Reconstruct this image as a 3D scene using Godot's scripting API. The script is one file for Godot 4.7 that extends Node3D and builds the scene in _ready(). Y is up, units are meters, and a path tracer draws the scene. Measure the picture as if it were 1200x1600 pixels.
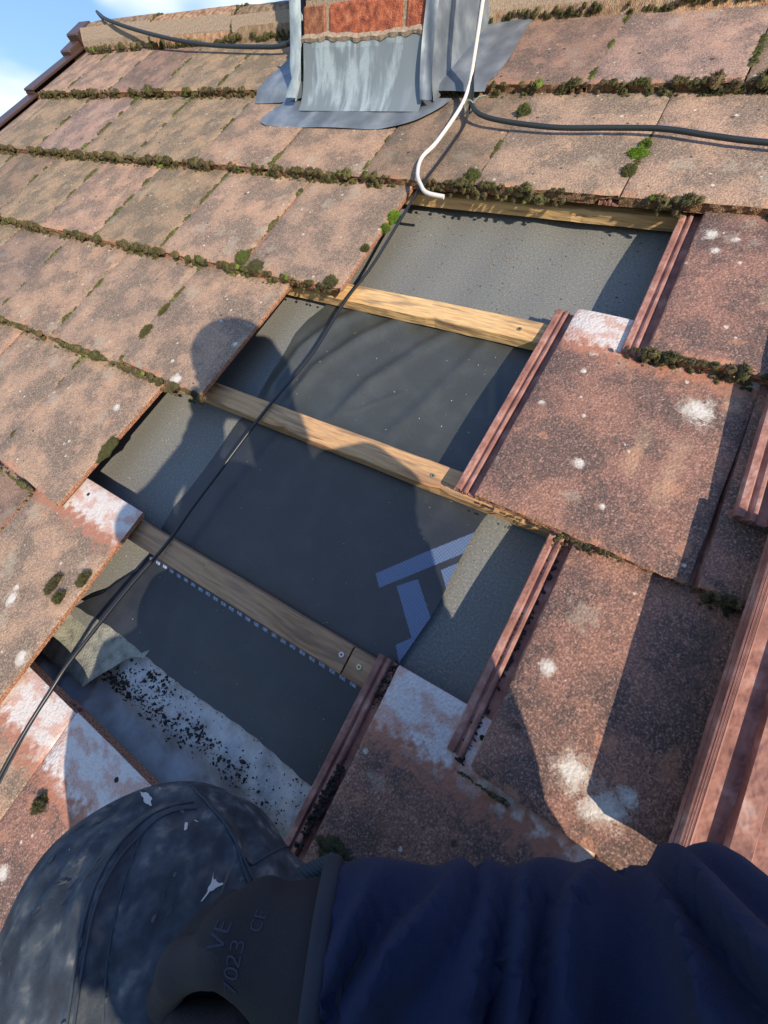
extends Node3D
# A stripped patch of a concrete-tiled roof. Roof coordinates: u along the ridge, v up the slope, n out of the roof.

const PITCH := 0.6283
const G := 0.345          # batten gauge
const W := 0.3045         # cover width of a tile
const TW := 0.34          # whole width of a tile
const TL := 0.42
const TT := 0.022
const STEP := 0.0375      # width of the underlock
const NT := 0.069         # height of a tail's upper edge over the rafters
const TILT := 0.0543
const VERGE := -1.93
const SUN := Vector3(1.12, -0.36, 1.0)
var RB: Basis
var RO := Vector3(0, 6, 0)
var rng := RandomNumberGenerator.new()
var used := {}
var M := {}
var row_off := {-4: 0.14, -3: 0.0, -2: 0.14, -1: 0.0, 0: 0.14, 1: 0.003, 2: 0.143, 3: 0.0, 4: 0.139, 5: -0.003, 6: 0.12}

func P(u: float, v: float, n: float) -> Vector3:
	return RO + RB * Vector3(u, v, n)

# ---------------------------------------------------------------- naming
func numbered(called: String) -> String:
	if not used.has(called):
		used[called] = 0
		return called
	used[called] += 1
	return "%s_%03d" % [called, used[called]]

func tag(o: Node, label: String, category: String, group := "", kind := ""):
	if label: o.set_meta("label", label)
	if category: o.set_meta("category", category)
	if group: o.set_meta("group", group)
	if kind: o.set_meta("kind", kind)
	return o

# a thing whose local axes are the roof's (x = u, y = v, z = n)
func thing(called: String, label: String, category: String, at := Vector3.ZERO, group := "") -> Node3D:
	var o := Node3D.new()
	o.name = numbered(called)
	o.transform = Transform3D(RB, P(at.x, at.y, at.z))
	add_child(o)
	tag(o, label, category, group)
	return o

func part(called: String, mesh: Mesh, mat, parent: Node) -> MeshInstance3D:
	var o := MeshInstance3D.new()
	o.name = called
	o.mesh = mesh
	if mat != null:
		for i in mesh.get_surface_count(): o.set_surface_override_material(i, mat)
	parent.add_child(o, true)
	return o

func piece(called: String, mesh: Mesh, mat, label: String, category: String, group := "", kind := "") -> MeshInstance3D:
	var o := MeshInstance3D.new()
	o.name = numbered(called)
	o.mesh = mesh
	o.transform = Transform3D(RB, RO)
	if mat != null:
		for i in mesh.get_surface_count(): o.set_surface_override_material(i, mat)
	add_child(o)
	tag(o, label, category, group, kind)
	return o

# ---------------------------------------------------------------- shapes
func st_new() -> SurfaceTool:
	var st := SurfaceTool.new()
	st.begin(Mesh.PRIMITIVE_TRIANGLES)
	return st

func tri(st: SurfaceTool, a: Vector3, b: Vector3, c: Vector3, smooth := -1):
	st.set_smooth_group(smooth)
	st.set_uv(Vector2(a.x, a.y)); st.add_vertex(a)
	st.set_uv(Vector2(b.x, b.y)); st.add_vertex(b)
	st.set_uv(Vector2(c.x, c.y)); st.add_vertex(c)

func quad(st: SurfaceTool, a: Vector3, b: Vector3, c: Vector3, d: Vector3, smooth := -1):
	tri(st, a, b, c, smooth)
	tri(st, a, c, d, smooth)

# rows[i][j]; front side is +z when i runs along x and j along y
func sheet(st: SurfaceTool, rows: Array, smooth := 0, uvs: Array = [], flip := false):
	for i in rows.size() - 1:
		var p: PackedVector3Array = rows[i]
		var q: PackedVector3Array = rows[i + 1]
		for j in p.size() - 1:
			var vs := [p[j], p[j + 1], q[j + 1], q[j]]
			var us := [Vector2(vs[0].x, vs[0].y), Vector2(vs[1].x, vs[1].y), Vector2(vs[2].x, vs[2].y), Vector2(vs[3].x, vs[3].y)]
			if uvs.size() > 0:
				us = [uvs[i][j], uvs[i][j + 1], uvs[i + 1][j + 1], uvs[i + 1][j]]
			var order := [0, 1, 2, 0, 2, 3]
			if flip: order = [0, 2, 1, 0, 3, 2]
			for k in order:
				st.set_smooth_group(smooth)
				st.set_uv(us[k])
				st.add_vertex(vs[k])

func done(st: SurfaceTool, into: ArrayMesh = null) -> ArrayMesh:
	st.generate_normals()
	return st.commit(into)

# box with bevelled long edges, any orientation given by its basis columns
func box_mesh(lo: Vector3, hi: Vector3, bev := 0.0, jit := 0.0, seed_ := 0, nx := 1) -> ArrayMesh:
	var st := st_new()
	box_into(st, lo, hi, bev, jit, seed_, nx)
	return done(st)

func box_into(st: SurfaceTool, lo: Vector3, hi: Vector3, bev := 0.0, jit := 0.0, seed_ := 0, nx := 1):
	# profile in y/z swept along x, ends capped
	var b := bev
	var prof := [Vector2(lo.y + b, lo.z), Vector2(lo.y, lo.z + b), Vector2(lo.y, hi.z - b), Vector2(lo.y + b, hi.z), Vector2(hi.y - b, hi.z), Vector2(hi.y, hi.z - b), Vector2(hi.y, lo.z + b), Vector2(hi.y - b, lo.z)]
	var r := RandomNumberGenerator.new()
	r.seed = seed_ + 17
	var xs := [lo.x]
	for i in nx: xs.append(lo.x + b + (hi.x - lo.x - 2.0 * b) * float(i) / nx if b > 0 else lo.x + (hi.x - lo.x) * (i + 1.0) / nx)
	if b > 0:
		xs.append(hi.x - b)
		xs.append(hi.x)
	var rings := []
	var mid := Vector2((lo.y + hi.y) / 2, (lo.z + hi.z) / 2)
	for i in xs.size():
		var ring := PackedVector3Array()
		for pt in prof:
			var q: Vector2 = pt
			if b > 0 and (i == 0 or i == xs.size() - 1):
				q -= Vector2(sign(q.x - mid.x), sign(q.y - mid.y)) * b * 0.6
			ring.append(Vector3(xs[i] + r.randf_range(-jit, jit) * 0.5, q.x + r.randf_range(-jit, jit), q.y + r.randf_range(-jit, jit)))
		rings.append(ring)
	for i in rings.size() - 1:
		for j in 8:
			var k := (j + 1) % 8
			quad(st, rings[i][j], rings[i + 1][j], rings[i + 1][k], rings[i][k])
	for j in range(1, 7):
		tri(st, rings[0][0], rings[0][j], rings[0][j + 1])
		var e: PackedVector3Array = rings[rings.size() - 1]
		tri(st, e[0], e[j + 1], e[j])

func curve(pts: Array, step := 0.01) -> PackedVector3Array:
	var out := PackedVector3Array()
	for i in pts.size() - 1:
		var a: Vector3 = pts[i]
		var b: Vector3 = pts[i + 1]
		var p0: Vector3 = pts[max(i - 1, 0)]
		var p3: Vector3 = pts[min(i + 2, pts.size() - 1)]
		var n: int = max(2, int(a.distance_to(b) / step))
		for k in n: out.append(a.cubic_interpolate(b, p0, p3, float(k) / n))
	out.append(pts[pts.size() - 1])
	return out

func tube_mesh(path: PackedVector3Array, rad: float, sides := 10) -> ArrayMesh:
	var st := st_new()
	tube_into(st, path, rad, sides)
	return done(st)

func tube_into(st: SurfaceTool, path: PackedVector3Array, rad: float, sides := 10, rad_end := -1.0):
	if rad_end < 0: rad_end = rad
	var rows := []
	var up := Vector3(0.13, 0.2, 0.97)
	for i in path.size():
		var t := (path[min(i + 1, path.size() - 1)] - path[max(i - 1, 0)]).normalized()
		var e := t.cross(up)
		if e.length() < 0.01: e = t.cross(Vector3.RIGHT)
		e = e.normalized()
		up = e.cross(t).normalized()
		var ring := PackedVector3Array()
		var rr: float = lerp(rad, rad_end, float(i) / max(1, path.size() - 1))
		for j in sides + 1:
			var a := TAU * j / sides
			ring.append(path[i] + (e * cos(a) + up * sin(a)) * rr)
		rows.append(ring)
	sheet(st, rows, 1)
	for s in [0, rows.size() - 1]:
		for j in sides:
			if s == 0: tri(st, path[0], rows[0][j], rows[0][j + 1])
			else: tri(st, path[path.size() - 1], rows[s][j + 1], rows[s][j])

# ---------------------------------------------------------------- materials
func mat(c: Color, rough := 0.9) -> StandardMaterial3D:
	var m := StandardMaterial3D.new()
	m.albedo_color = c
	m.roughness = rough
	return m

func noise_tex(freq: float, ramp: Array, seed_ := 1, size := 512, oct := 4, type := FastNoiseLite.TYPE_SIMPLEX_SMOOTH) -> NoiseTexture2D:
	var t := NoiseTexture2D.new()
	var n := FastNoiseLite.new()
	n.noise_type = type
	n.frequency = freq
	n.fractal_octaves = oct
	n.seed = seed_
	t.noise = n
	t.width = size
	t.height = size
	t.seamless = true
	var g := Gradient.new()
	var offs := PackedFloat32Array()
	var cols := PackedColorArray()
	for r in ramp:
		offs.append(r[0])
		cols.append(r[1])
	g.offsets = offs
	g.colors = cols
	t.color_ramp = g
	return t

func bump_tex(freq: float, strength: float, seed_ := 1, size := 512, oct := 3, type := FastNoiseLite.TYPE_SIMPLEX_SMOOTH) -> NoiseTexture2D:
	var t := NoiseTexture2D.new()
	var n := FastNoiseLite.new()
	n.noise_type = type
	n.frequency = freq
	n.fractal_octaves = oct
	n.seed = seed_
	t.noise = n
	t.width = size
	t.height = size
	t.seamless = true
	t.as_normal_map = true
	t.bump_strength = strength
	return t

func triplanar(m: StandardMaterial3D, scale: float) -> StandardMaterial3D:
	m.uv1_triplanar = true
	m.uv1_scale = Vector3.ONE * scale
	return m

func noisy(freq: float, ramp: Array, scale: float, rough := 0.9, bump := 0.0, bfreq := 0.1, seed_ := 1) -> StandardMaterial3D:
	var m := mat(Color.WHITE, rough)
	m.albedo_texture = noise_tex(freq, ramp, seed_)
	if bump > 0:
		m.normal_enabled = true
		m.normal_texture = bump_tex(bfreq, bump, seed_ + 3)
	return triplanar(m, scale)

func c8(r: int, g: int, b: int) -> Color:
	return Color(r / 255.0, g / 255.0, b / 255.0)

func noise_bytes(freq: float, w: int, h: int, seed_: int, oct := 3, type := FastNoiseLite.TYPE_SIMPLEX_SMOOTH) -> PackedByteArray:
	var n := FastNoiseLite.new()
	n.noise_type = type
	n.frequency = freq
	n.seed = seed_
	n.fractal_octaves = oct
	if oct <= 1: n.fractal_type = FastNoiseLite.FRACTAL_NONE
	var im := n.get_image(w, h, false, false, true)
	im.convert(Image.FORMAT_L8)
	return im.get_data()

const BS := 1100
const TWP := 435
const TLP := 538
var base_img: Image
var far_img: Image
var fine_bytes: PackedByteArray
var blob_bytes: PackedByteArray
var broad_bytes: PackedByteArray

# the weathered face of a tile: sandy grains over a brown body, darkened by algae
func make_weather(dark: Vector3, body: Vector3, warm: Vector3, grain: Vector3, amount: float, seed_: int) -> Image:
	var f := noise_bytes(0.52, BS, BS, seed_, 2, FastNoiseLite.TYPE_VALUE)
	var m := noise_bytes(0.035, BS, BS, seed_ + 1, 4)
	var l := noise_bytes(0.0065, BS, BS, seed_ + 2, 4)
	fine_bytes = f
	blob_bytes = m
	broad_bytes = l
	var d := PackedByteArray()
	d.resize(BS * BS * 3)
	var o := 0
	for i in BS * BS:
		var fv := f[i] / 255.0
		var mv := m[i] / 255.0
		var lv := l[i] / 255.0
		var a := clampf((lv + mv * 0.5 - 0.62) * 3.2, 0.0, 1.0) * amount
		var w := clampf((0.55 - lv + (mv - 0.5) * 0.6) * 2.2, 0.0, 1.0)
		var c := body.lerp(warm, w).lerp(dark, a)
		var g := fv - 0.5
		if g > 0.06: c = c.lerp(grain, minf((g - 0.06) * 2.6, 0.7))
		else: c *= 1.0 + (g - 0.06) * 0.55
		d[o] = int(clampf(c.x, 0, 255))
		d[o + 1] = int(clampf(c.y, 0, 255))
		d[o + 2] = int(clampf(c.z, 0, 255))
		o += 3
	return Image.create_from_data(BS, BS, false, Image.FORMAT_RGB8, d)

func stamp(im: Image, cx: float, cy: float, r: float, col: Color, strength: float, ragged: float, grain: float):
	# cx, cy, r in pixels
	var ox := rng.randi_range(0, 500)
	for y in range(max(0, int(cy - r * 1.5)), min(im.get_height(), int(cy + r * 1.5) + 1)):
		for x in range(max(0, int(cx - r * 1.5)), min(im.get_width(), int(cx + r * 1.5) + 1)):
			var k := (y + ox) * BS + x + ox
			var dd := Vector2(x - cx, y - cy).length() / r + (blob_bytes[k] / 255.0 - 0.5) * ragged + (fine_bytes[k] / 255.0 - 0.5) * grain
			var a := clampf((1.0 - dd) * 4.0, 0.0, 1.0) * strength
			if a > 0.01:
				var c := im.get_pixel(x, y)
				im.set_pixel(x, y, c.lerp(col, a))

# head > 0: the part that lay under the course above is unweathered, limed and pink
func tile_image(far: bool, head: float, lich: Array, busy: float) -> Image:
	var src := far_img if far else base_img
	var im := src.get_region(Rect2i(rng.randi_range(0, BS - TWP - 1), rng.randi_range(0, BS - TLP - 1), TWP, TLP))
	var s := TWP / TW
	for i in int(10 * busy):
		stamp(im, rng.randf() * TWP, rng.randf() * TLP, rng.randf_range(5, 24), c8(178, 128, 100) if not far else c8(186, 148, 120), 0.55, 1.6, 0.5)
	for i in int(7 * busy):
		stamp(im, rng.randf() * TWP, rng.randf() * TLP, rng.randf_range(8, 30), c8(168, 158, 138), 0.42, 1.7, 0.9)
	for i in int(16 * busy):
		stamp(im, rng.randf() * TWP, rng.randf() * TLP, rng.randf_range(1.5, 5), c8(208, 200, 188), 0.8, 0.9, 0.6)
	for i in int(5 * busy):
		stamp(im, rng.randf() * TWP, rng.randf() * TLP, rng.randf_range(2, 6), c8(60, 48, 42), 0.8, 0.9, 0.6)
	# run-off streaks down the slope
	for i in int(5 * busy):
		var sx := rng.randf() * TWP
		var sy := rng.randf() * TLP * 0.6
		var sw := rng.randf_range(6, 22)
		var sc := c8(196, 168, 134) if rng.randf() < 0.5 else c8(96, 84, 76)
		for k in rng.randi_range(3, 9): stamp(im, sx + rng.randf_range(-3, 3), sy + k * sw * 0.9, sw, sc, 0.16, 1.3, 0.5)
	# tail edge: washed-out orange granules
	for i in 7:
		stamp(im, rng.randf() * TWP, TLP - rng.randf_range(0, 6), rng.randf_range(8, 22), c8(184, 130, 102), 0.5, 1.5, 0.6)
	for q in lich:
		stamp(im, q[0] * s, TLP - q[1] * s, q[2] * s * 1.25, c8(176, 162, 146), 0.45, 1.5, 0.8)
		stamp(im, q[0] * s, TLP - q[1] * s, q[2] * s, c8(196, 188, 176), 0.75, 1.3, 0.95)
		stamp(im, q[0] * s + 2, TLP - q[1] * s - 2, q[2] * s * 0.6, c8(212, 206, 196), 0.7, 1.5, 1.1)
	if head > 0:
		var hp := int(head * s)
		var lime_at := rng.randi_range(0, 400)
		for y in range(0, min(TLP, int(hp * 1.75))):
			for x in TWP:
				var k := (y + 40) * BS + x + 77
				var b := blob_bytes[k] / 255.0 - 0.5
				var b2 := broad_bytes[(y * 3 + 20 + lime_at) * BS + x * 2 + 100] / 255.0
				var fy := fine_bytes[k] / 255.0 - 0.5
				var t := float(y) / hp + b * 0.5
				var lime := c8(204, 194, 187).lerp(c8(194, 160, 146), clampf((b2 - 0.45) * 4.0 + b * 0.5 + t * 0.35, 0, 1))
				var band := c8(176, 120, 96).lerp(c8(154, 106, 86), clampf(fy * 2 + 0.5, 0, 1))
				var c := lime.lerp(band, clampf((t - 0.8) * 5.0, 0, 1))
				c = c.lightened(clampf(fy, 0.0, 0.4) * 0.25).darkened(clampf(-fy, 0.0, 0.4) * 0.25)
				im.set_pixel(x, y, c.lerp(im.get_pixel(x, y), clampf((t - 1.04 - b) * 3.5, 0, 1)))
		stamp(im, TWP * 0.53, 0.027 * s, 0.0042 * s, c8(28, 22, 20), 1.0, 0.3, 0.1)  # nail hole, its dark depth painted as a flat spot
	return im

func tile_mat(im: Image, tint := Color.WHITE) -> StandardMaterial3D:
	var m := mat(tint, 0.92)
	m.albedo_texture = ImageTexture.create_from_image(im)
	m.normal_enabled = true
	m.normal_texture = M.grit
	m.normal_scale = 0.4
	return m

# ---------------------------------------------------------------- a roof tile
# local: x from the outer lip of the underlock, y from tail to head, z from the underside
func tile_mesh(seed_: int, ribbed_below := false) -> ArrayMesh:
	var r := RandomNumberGenerator.new()
	r.seed = seed_
	var ns := FastNoiseLite.new()
	ns.seed = seed_
	ns.frequency = 1.0
	var xs := [STEP, STEP + 0.003, 0.075, 0.11, 0.14, 0.17, 0.2, 0.235, 0.27, TW - 0.0375, TW - 0.02, TW - 0.003, TW]
	var ys := [0.0, 0.004, 0.02, 0.045, 0.08, 0.12, 0.16, 0.2, 0.24, 0.28, 0.32, 0.36, 0.395, TL - 0.004, TL]
	var rows := []
	var uvs := []
	for i in xs.size():
		var row := PackedVector3Array()
		var uv := []
		for j in ys.size():
			var x: float = xs[i]
			var y: float = ys[j]
			var z := TT + ns.get_noise_2d(x * 30, y * 30) * 0.0009
			if j == 0: z -= 0.0022 + r.randf() * 0.0016
			if j == ys.size() - 1: z -= 0.0015
			if i == 0 or i == xs.size() - 1: z -= 0.0012 + r.randf() * 0.0006
			if j == 0: y += ns.get_noise_2d(x * 160, 5) * 0.0035 + r.randf_range(-0.001, 0.001)
			if j == 1: y += ns.get_noise_2d(x * 160, 5) * 0.0028
			if i == 0 or i == xs.size() - 1: x += ns.get_noise_2d(7, y * 130) * 0.0011
			row.append(Vector3(x, y, z))
			uv.append(Vector2(xs[i] / TW, 1.0 - ys[j] / TL))
		rows.append(row)
		uvs.append(uv)
	var st := st_new()
	sheet(st, rows, 0, uvs)
	var mesh := done(st)
	# the underlock: lip, rib and drain
	st = st_new()
	var prof := [[0.0, 0.0], [0.0, 0.0075], [0.0015, 0.0104], [0.0095, 0.0104], [0.011, 0.009], [0.0125, 0.0058], [0.0145, 0.0058], [0.016, 0.009], [0.018, 0.0106], [0.0212, 0.0106], [0.0232, 0.009], [0.0252, 0.0035], [0.0362, 0.0035], [STEP, TT - 0.0015]]
	var rr := []
	for pr in prof:
		var row := PackedVector3Array()
		for j in 13:
			var y := TL * j / 12.0
			if j == 0: y += 0.001 + r.randf() * 0.003
			row.append(Vector3(pr[0] + ns.get_noise_2d(pr[0] * 900, y * 120) * 0.0005, y, pr[1] + ns.get_noise_2d(pr[0] * 900 + 50, y * 140) * 0.0006))
		rr.append(row)
	sheet(st, rr, -1)
	for i in prof.size() - 1:
		var a: Vector3 = rr[i][0]
		var b: Vector3 = rr[i + 1][0]
		quad(st, Vector3(a.x, a.y, 0), a, b, Vector3(b.x, b.y, 0))
		a = rr[i][12]
		b = rr[i + 1][12]
		quad(st, Vector3(b.x, b.y, 0), b, a, Vector3(a.x, a.y, 0))
	mesh = done(st, mesh)
	# rough edges: tail, right side, head, underside
	st = st_new()
	var nx := 34
	var front := []
	for i in nx + 1:
		var x: float = lerp(STEP, TW, float(i) / nx)
		var zb := 0.0 if x < TW - 0.038 else TT - 0.0105
		var k := 0
		while k < xs.size() - 2 and xs[k + 1] < x: k += 1
		var top: Vector3 = rows[k][0].lerp(rows[k + 1][0], clampf((x - xs[k]) / (xs[k + 1] - xs[k]), 0, 1))
		var row := PackedVector3Array()
		for j in 4:
			var t := j / 3.0
			row.append(Vector3(top.x, top.y + (0.0 if j == 3 else r.randf_range(-0.0022, 0.003) + (1.0 - t) * 0.003), lerp(zb, top.z, t) + (r.randf_range(-0.001, 0.001) if j in [1, 2] else 0.0)))
		front.append(row)
	sheet(st, front, -1)
	var side := []
	for j in ys.size():
		var t: Vector3 = rows[xs.size() - 1][j]
		side.append(PackedVector3Array([Vector3(t.x - 0.001, t.y, TT - 0.0105), Vector3(t.x + r.randf_range(-0.0006, 0.0012), t.y, TT - 0.006), t]))
	sheet(st, side, -1)
	var xo := TW - 0.038
	quad(st, Vector3(xo, 0.003, TT - 0.0105), Vector3(TW, 0.003, TT - 0.0105), Vector3(TW, TL, TT - 0.0105), Vector3(xo, TL, TT - 0.0105))
	quad(st, Vector3(xo, 0.003, 0), Vector3(xo, 0.003, TT - 0.0105), Vector3(xo, TL, TT - 0.0105), Vector3(xo, TL, 0))
	if ribbed_below:
		# underside ribs, seen when a tile lies face down, and the lip that drops into the neighbour's drain
		box_into(st, Vector3(TW - 0.0105, 0.001, 0.0), Vector3(TW - 0.0005, TL - 0.001, TT - 0.01), 0.0015, 0.0004, seed_, 20)
		var under := [[0.0, 0.0], [0.012, 0.0], [0.015, 0.008], [0.042, 0.008], [0.046, -0.001], [0.064, -0.001], [0.068, 0.007], [0.075, 0.007], [0.079, 0.0], [0.1, 0.0], [0.104, 0.007], [0.28, 0.007], [0.284, 0.0], [xo, 0.0]]
		for i in under.size() - 1:
			var a = under[i]
			var b = under[i + 1]
			quad(st, Vector3(b[0], 0, b[1]), Vector3(b[0], TL, b[1]), Vector3(a[0], TL, a[1]), Vector3(a[0], 0, a[1]))
			quad(st, Vector3(a[0], 0, a[1]), Vector3(a[0], 0, 0.009), Vector3(b[0], 0, 0.009), Vector3(b[0], 0, b[1]))
			quad(st, Vector3(b[0], TL, b[1]), Vector3(b[0], TL, 0.009), Vector3(a[0], TL, 0.009), Vector3(a[0], TL, a[1]))
	else:
		quad(st, Vector3(0, 0.003, 0), Vector3(xo, 0.003, 0), Vector3(xo, TL, 0), Vector3(0, TL, 0))
	for i in xs.size() - 1:
		var a: Vector3 = rows[i][ys.size() - 1]
		var b: Vector3 = rows[i + 1][ys.size() - 1]
		var za := 0.0 if xs[i] < xo - 0.0001 else TT - 0.0105
		quad(st, b, Vector3(b.x, b.y, za), Vector3(a.x, a.y, za), a)
	return done(st, mesh)

func tile_basis(yaw := 0.0, tilt := TILT) -> Basis:
	return Basis(Vector3(0, 0, 1), yaw) * Basis(Vector3(1, 0, 0), -atan(tilt))

# right: u of the tile's right edge at its tail; vt: v of the tail; nb: height of the tail's underside
func tile_at(right: float, vt: float, yaw: float, nb: float, tilt := TILT) -> Transform3D:
	var b := tile_basis(yaw, tilt)
	return Transform3D(b, Vector3(right, vt, nb) - b * Vector3(TW, 0, 0))

# height of the tiled surface of course r at v
func surf(r: int, v: float) -> float:
	return NT - (v - ((r - 1) * G - 0.06)) * TILT

# ---------------------------------------------------------------- figure: a blended field of tapered capsules, meshed as surface nets
# bone: [a, b, radius at a, radius at b]
func capsule(p: Vector3, a: Vector3, b: Vector3, ra: float, rb: float) -> float:
	var ba := b - a
	var h := clampf((p - a).dot(ba) / ba.length_squared(), 0.0, 1.0)
	return (p - a - ba * h).length() - lerpf(ra, rb, h)

func field_at(bones: Array, p: Vector3, k: float) -> float:
	var e := 1.0
	for b in bones:
		var d := capsule(p, b[0], b[1], b[2], b[3])
		var h := maxf(k - absf(d - e), 0.0) / k
		e = minf(d, e) - h * h * k * 0.25
	return e

func net(bones: Array, cell: float, k: float, fold := 0, grow := 0.0, cut := Vector3.ZERO, cut_at := Vector3.ZERO) -> ArrayMesh:
	var lo := Vector3.ONE * 9.0
	var hi := -lo
	for b in bones:
		var r: float = maxf(b[2], b[3]) + k * 0.5 + grow + cell * 2
		for q in [b[0], b[1]]:
			lo = lo.min(q - Vector3.ONE * r)
			hi = hi.max(q + Vector3.ONE * r)
	var nx := int((hi.x - lo.x) / cell) + 2
	var ny := int((hi.y - lo.y) / cell) + 2
	var nz := int((hi.z - lo.z) / cell) + 2
	var f := PackedFloat32Array()
	f.resize(nx * ny * nz)
	f.fill(1.0)
	for b in bones:
		var r: float = maxf(b[2], b[3]) + k + grow + cell * 3
		var a0: Vector3 = b[0]
		var b0: Vector3 = b[1]
		var l := ((a0.min(b0) - Vector3.ONE * r - lo) / cell).max(Vector3.ZERO)
		var u := (a0.max(b0) + Vector3.ONE * r - lo) / cell
		var ba := b0 - a0
		var inv := 1.0 / ba.length_squared()
		var ra: float = b[2] + grow
		var rb: float = b[3] + grow
		for z in range(int(l.z), mini(nz, int(u.z) + 1)):
			for y in range(int(l.y), mini(ny, int(u.y) + 1)):
				var at := nx * (y + ny * z)
				for x in range(int(l.x), mini(nx, int(u.x) + 1)):
					var p := lo + Vector3(x, y, z) * cell - a0
					var h := clampf(p.dot(ba) * inv, 0.0, 1.0)
					var d := (p - ba * h).length() - lerpf(ra, rb, h)
					var e := f[at + x]
					var g := k - absf(d - e)
					if g > 0.0: f[at + x] = minf(d, e) - g * g * 0.25 / k
					elif d < e: f[at + x] = d
	if cut != Vector3.ZERO:
		# cut the shape off square: everything on the far side of the plane goes
		for z in nz:
			for y in ny:
				var at := nx * (y + ny * z)
				for x in nx:
					if f[at + x] < cell * 3: f[at + x] = maxf(f[at + x], (cut_at - lo - Vector3(x, y, z) * cell).dot(cut))
	var index := PackedInt32Array()
	index.resize(nx * ny * nz)
	index.fill(-1)
	var verts := PackedVector3Array()
	var corner := [0, 1, nx, nx + 1, nx * ny, nx * ny + 1, nx * ny + nx, nx * ny + nx + 1]
	var off := [Vector3(0, 0, 0), Vector3(1, 0, 0), Vector3(0, 1, 0), Vector3(1, 1, 0), Vector3(0, 0, 1), Vector3(1, 0, 1), Vector3(0, 1, 1), Vector3(1, 1, 1)]
	var edges := [[0, 1], [2, 3], [4, 5], [6, 7], [0, 2], [1, 3], [4, 6], [5, 7], [0, 4], [1, 5], [2, 6], [3, 7]]
	var cells := PackedInt32Array()
	for z in nz - 1:
		for y in ny - 1:
			var at := nx * (y + ny * z)
			for x in nx - 1:
				var i := at + x
				var v0 := f[i]
				if absf(v0) > cell * 2.0: continue
				var inside := 0
				for c in corner:
					if f[i + c] < 0: inside += 1
				if inside == 0 or inside == 8: continue
				var s := Vector3.ZERO
				var n := 0
				for e in edges:
					var a := f[i + corner[e[0]]]
					var b := f[i + corner[e[1]]]
					if (a < 0) != (b < 0):
						s += (off[e[0]] as Vector3).lerp(off[e[1]], a / (a - b))
						n += 1
				index[i] = verts.size()
				cells.append(i)
				verts.append(lo + (Vector3(x, y, z) + s / n) * cell)
	# gradient normals, folds along them
	var grad := PackedVector3Array()
	grad.resize(verts.size())
	for q in verts.size():
		var i := cells[q]
		var gx := 0.0
		var gy := 0.0
		var gz := 0.0
		for c in 8:
			var val := f[i + corner[c]]
			gx += val if c & 1 else -val
			gy += val if c & 2 else -val
			gz += val if c & 4 else -val
		grad[q] = Vector3(gx, gy, gz).normalized()
	if fold > 0:
		for q in verts.size(): verts[q] += grad[q] * (sleeve_fold(verts[q], grad[q]) if fold == 1 else leg_fold(verts[q], grad[q]))
	var idx := PackedInt32Array()
	var strides := [1, nx, nx * ny]
	for q in cells.size():
		var i := cells[q]
		for ax in 3:
			# the edge from this cell's corner along ax is shared by four cells
			var s1: int = strides[(ax + 1) % 3]
			var s2: int = strides[(ax + 2) % 3]
			if (f[i] < 0) == (f[i + strides[ax]] < 0): continue
			if i - s1 - s2 < 0: continue
			var a := index[i]
			var b := index[i - s1]
			var c := index[i - s1 - s2]
			var d := index[i - s2]
			if a < 0 or b < 0 or c < 0 or d < 0: continue
			var t := (verts[a] - verts[c]).cross(verts[a] - verts[b])
			if t.dot(grad[a] + grad[c]) > 0: idx.append_array([a, b, c, a, c, d])
			else: idx.append_array([a, c, b, a, d, c])
	var nor := PackedVector3Array()
	nor.resize(verts.size())
	for q in range(0, idx.size(), 3):
		var a := idx[q]
		var b := idx[q + 1]
		var c := idx[q + 2]
		var n := (verts[a] - verts[c]).cross(verts[a] - verts[b])
		nor[a] += n
		nor[b] += n
		nor[c] += n
	var uv := PackedVector2Array()
	uv.resize(verts.size())
	for q in nor.size():
		nor[q] = nor[q].normalized()
		uv[q] = Vector2(verts[q].x, verts[q].y)
	var arr := []
	arr.resize(Mesh.ARRAY_MAX)
	arr[Mesh.ARRAY_VERTEX] = verts
	arr[Mesh.ARRAY_NORMAL] = nor
	arr[Mesh.ARRAY_TEX_UV] = uv
	arr[Mesh.ARRAY_INDEX] = idx
	var mesh := ArrayMesh.new()
	mesh.add_surface_from_arrays(Mesh.PRIMITIVE_TRIANGLES, arr)
	return mesh

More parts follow.
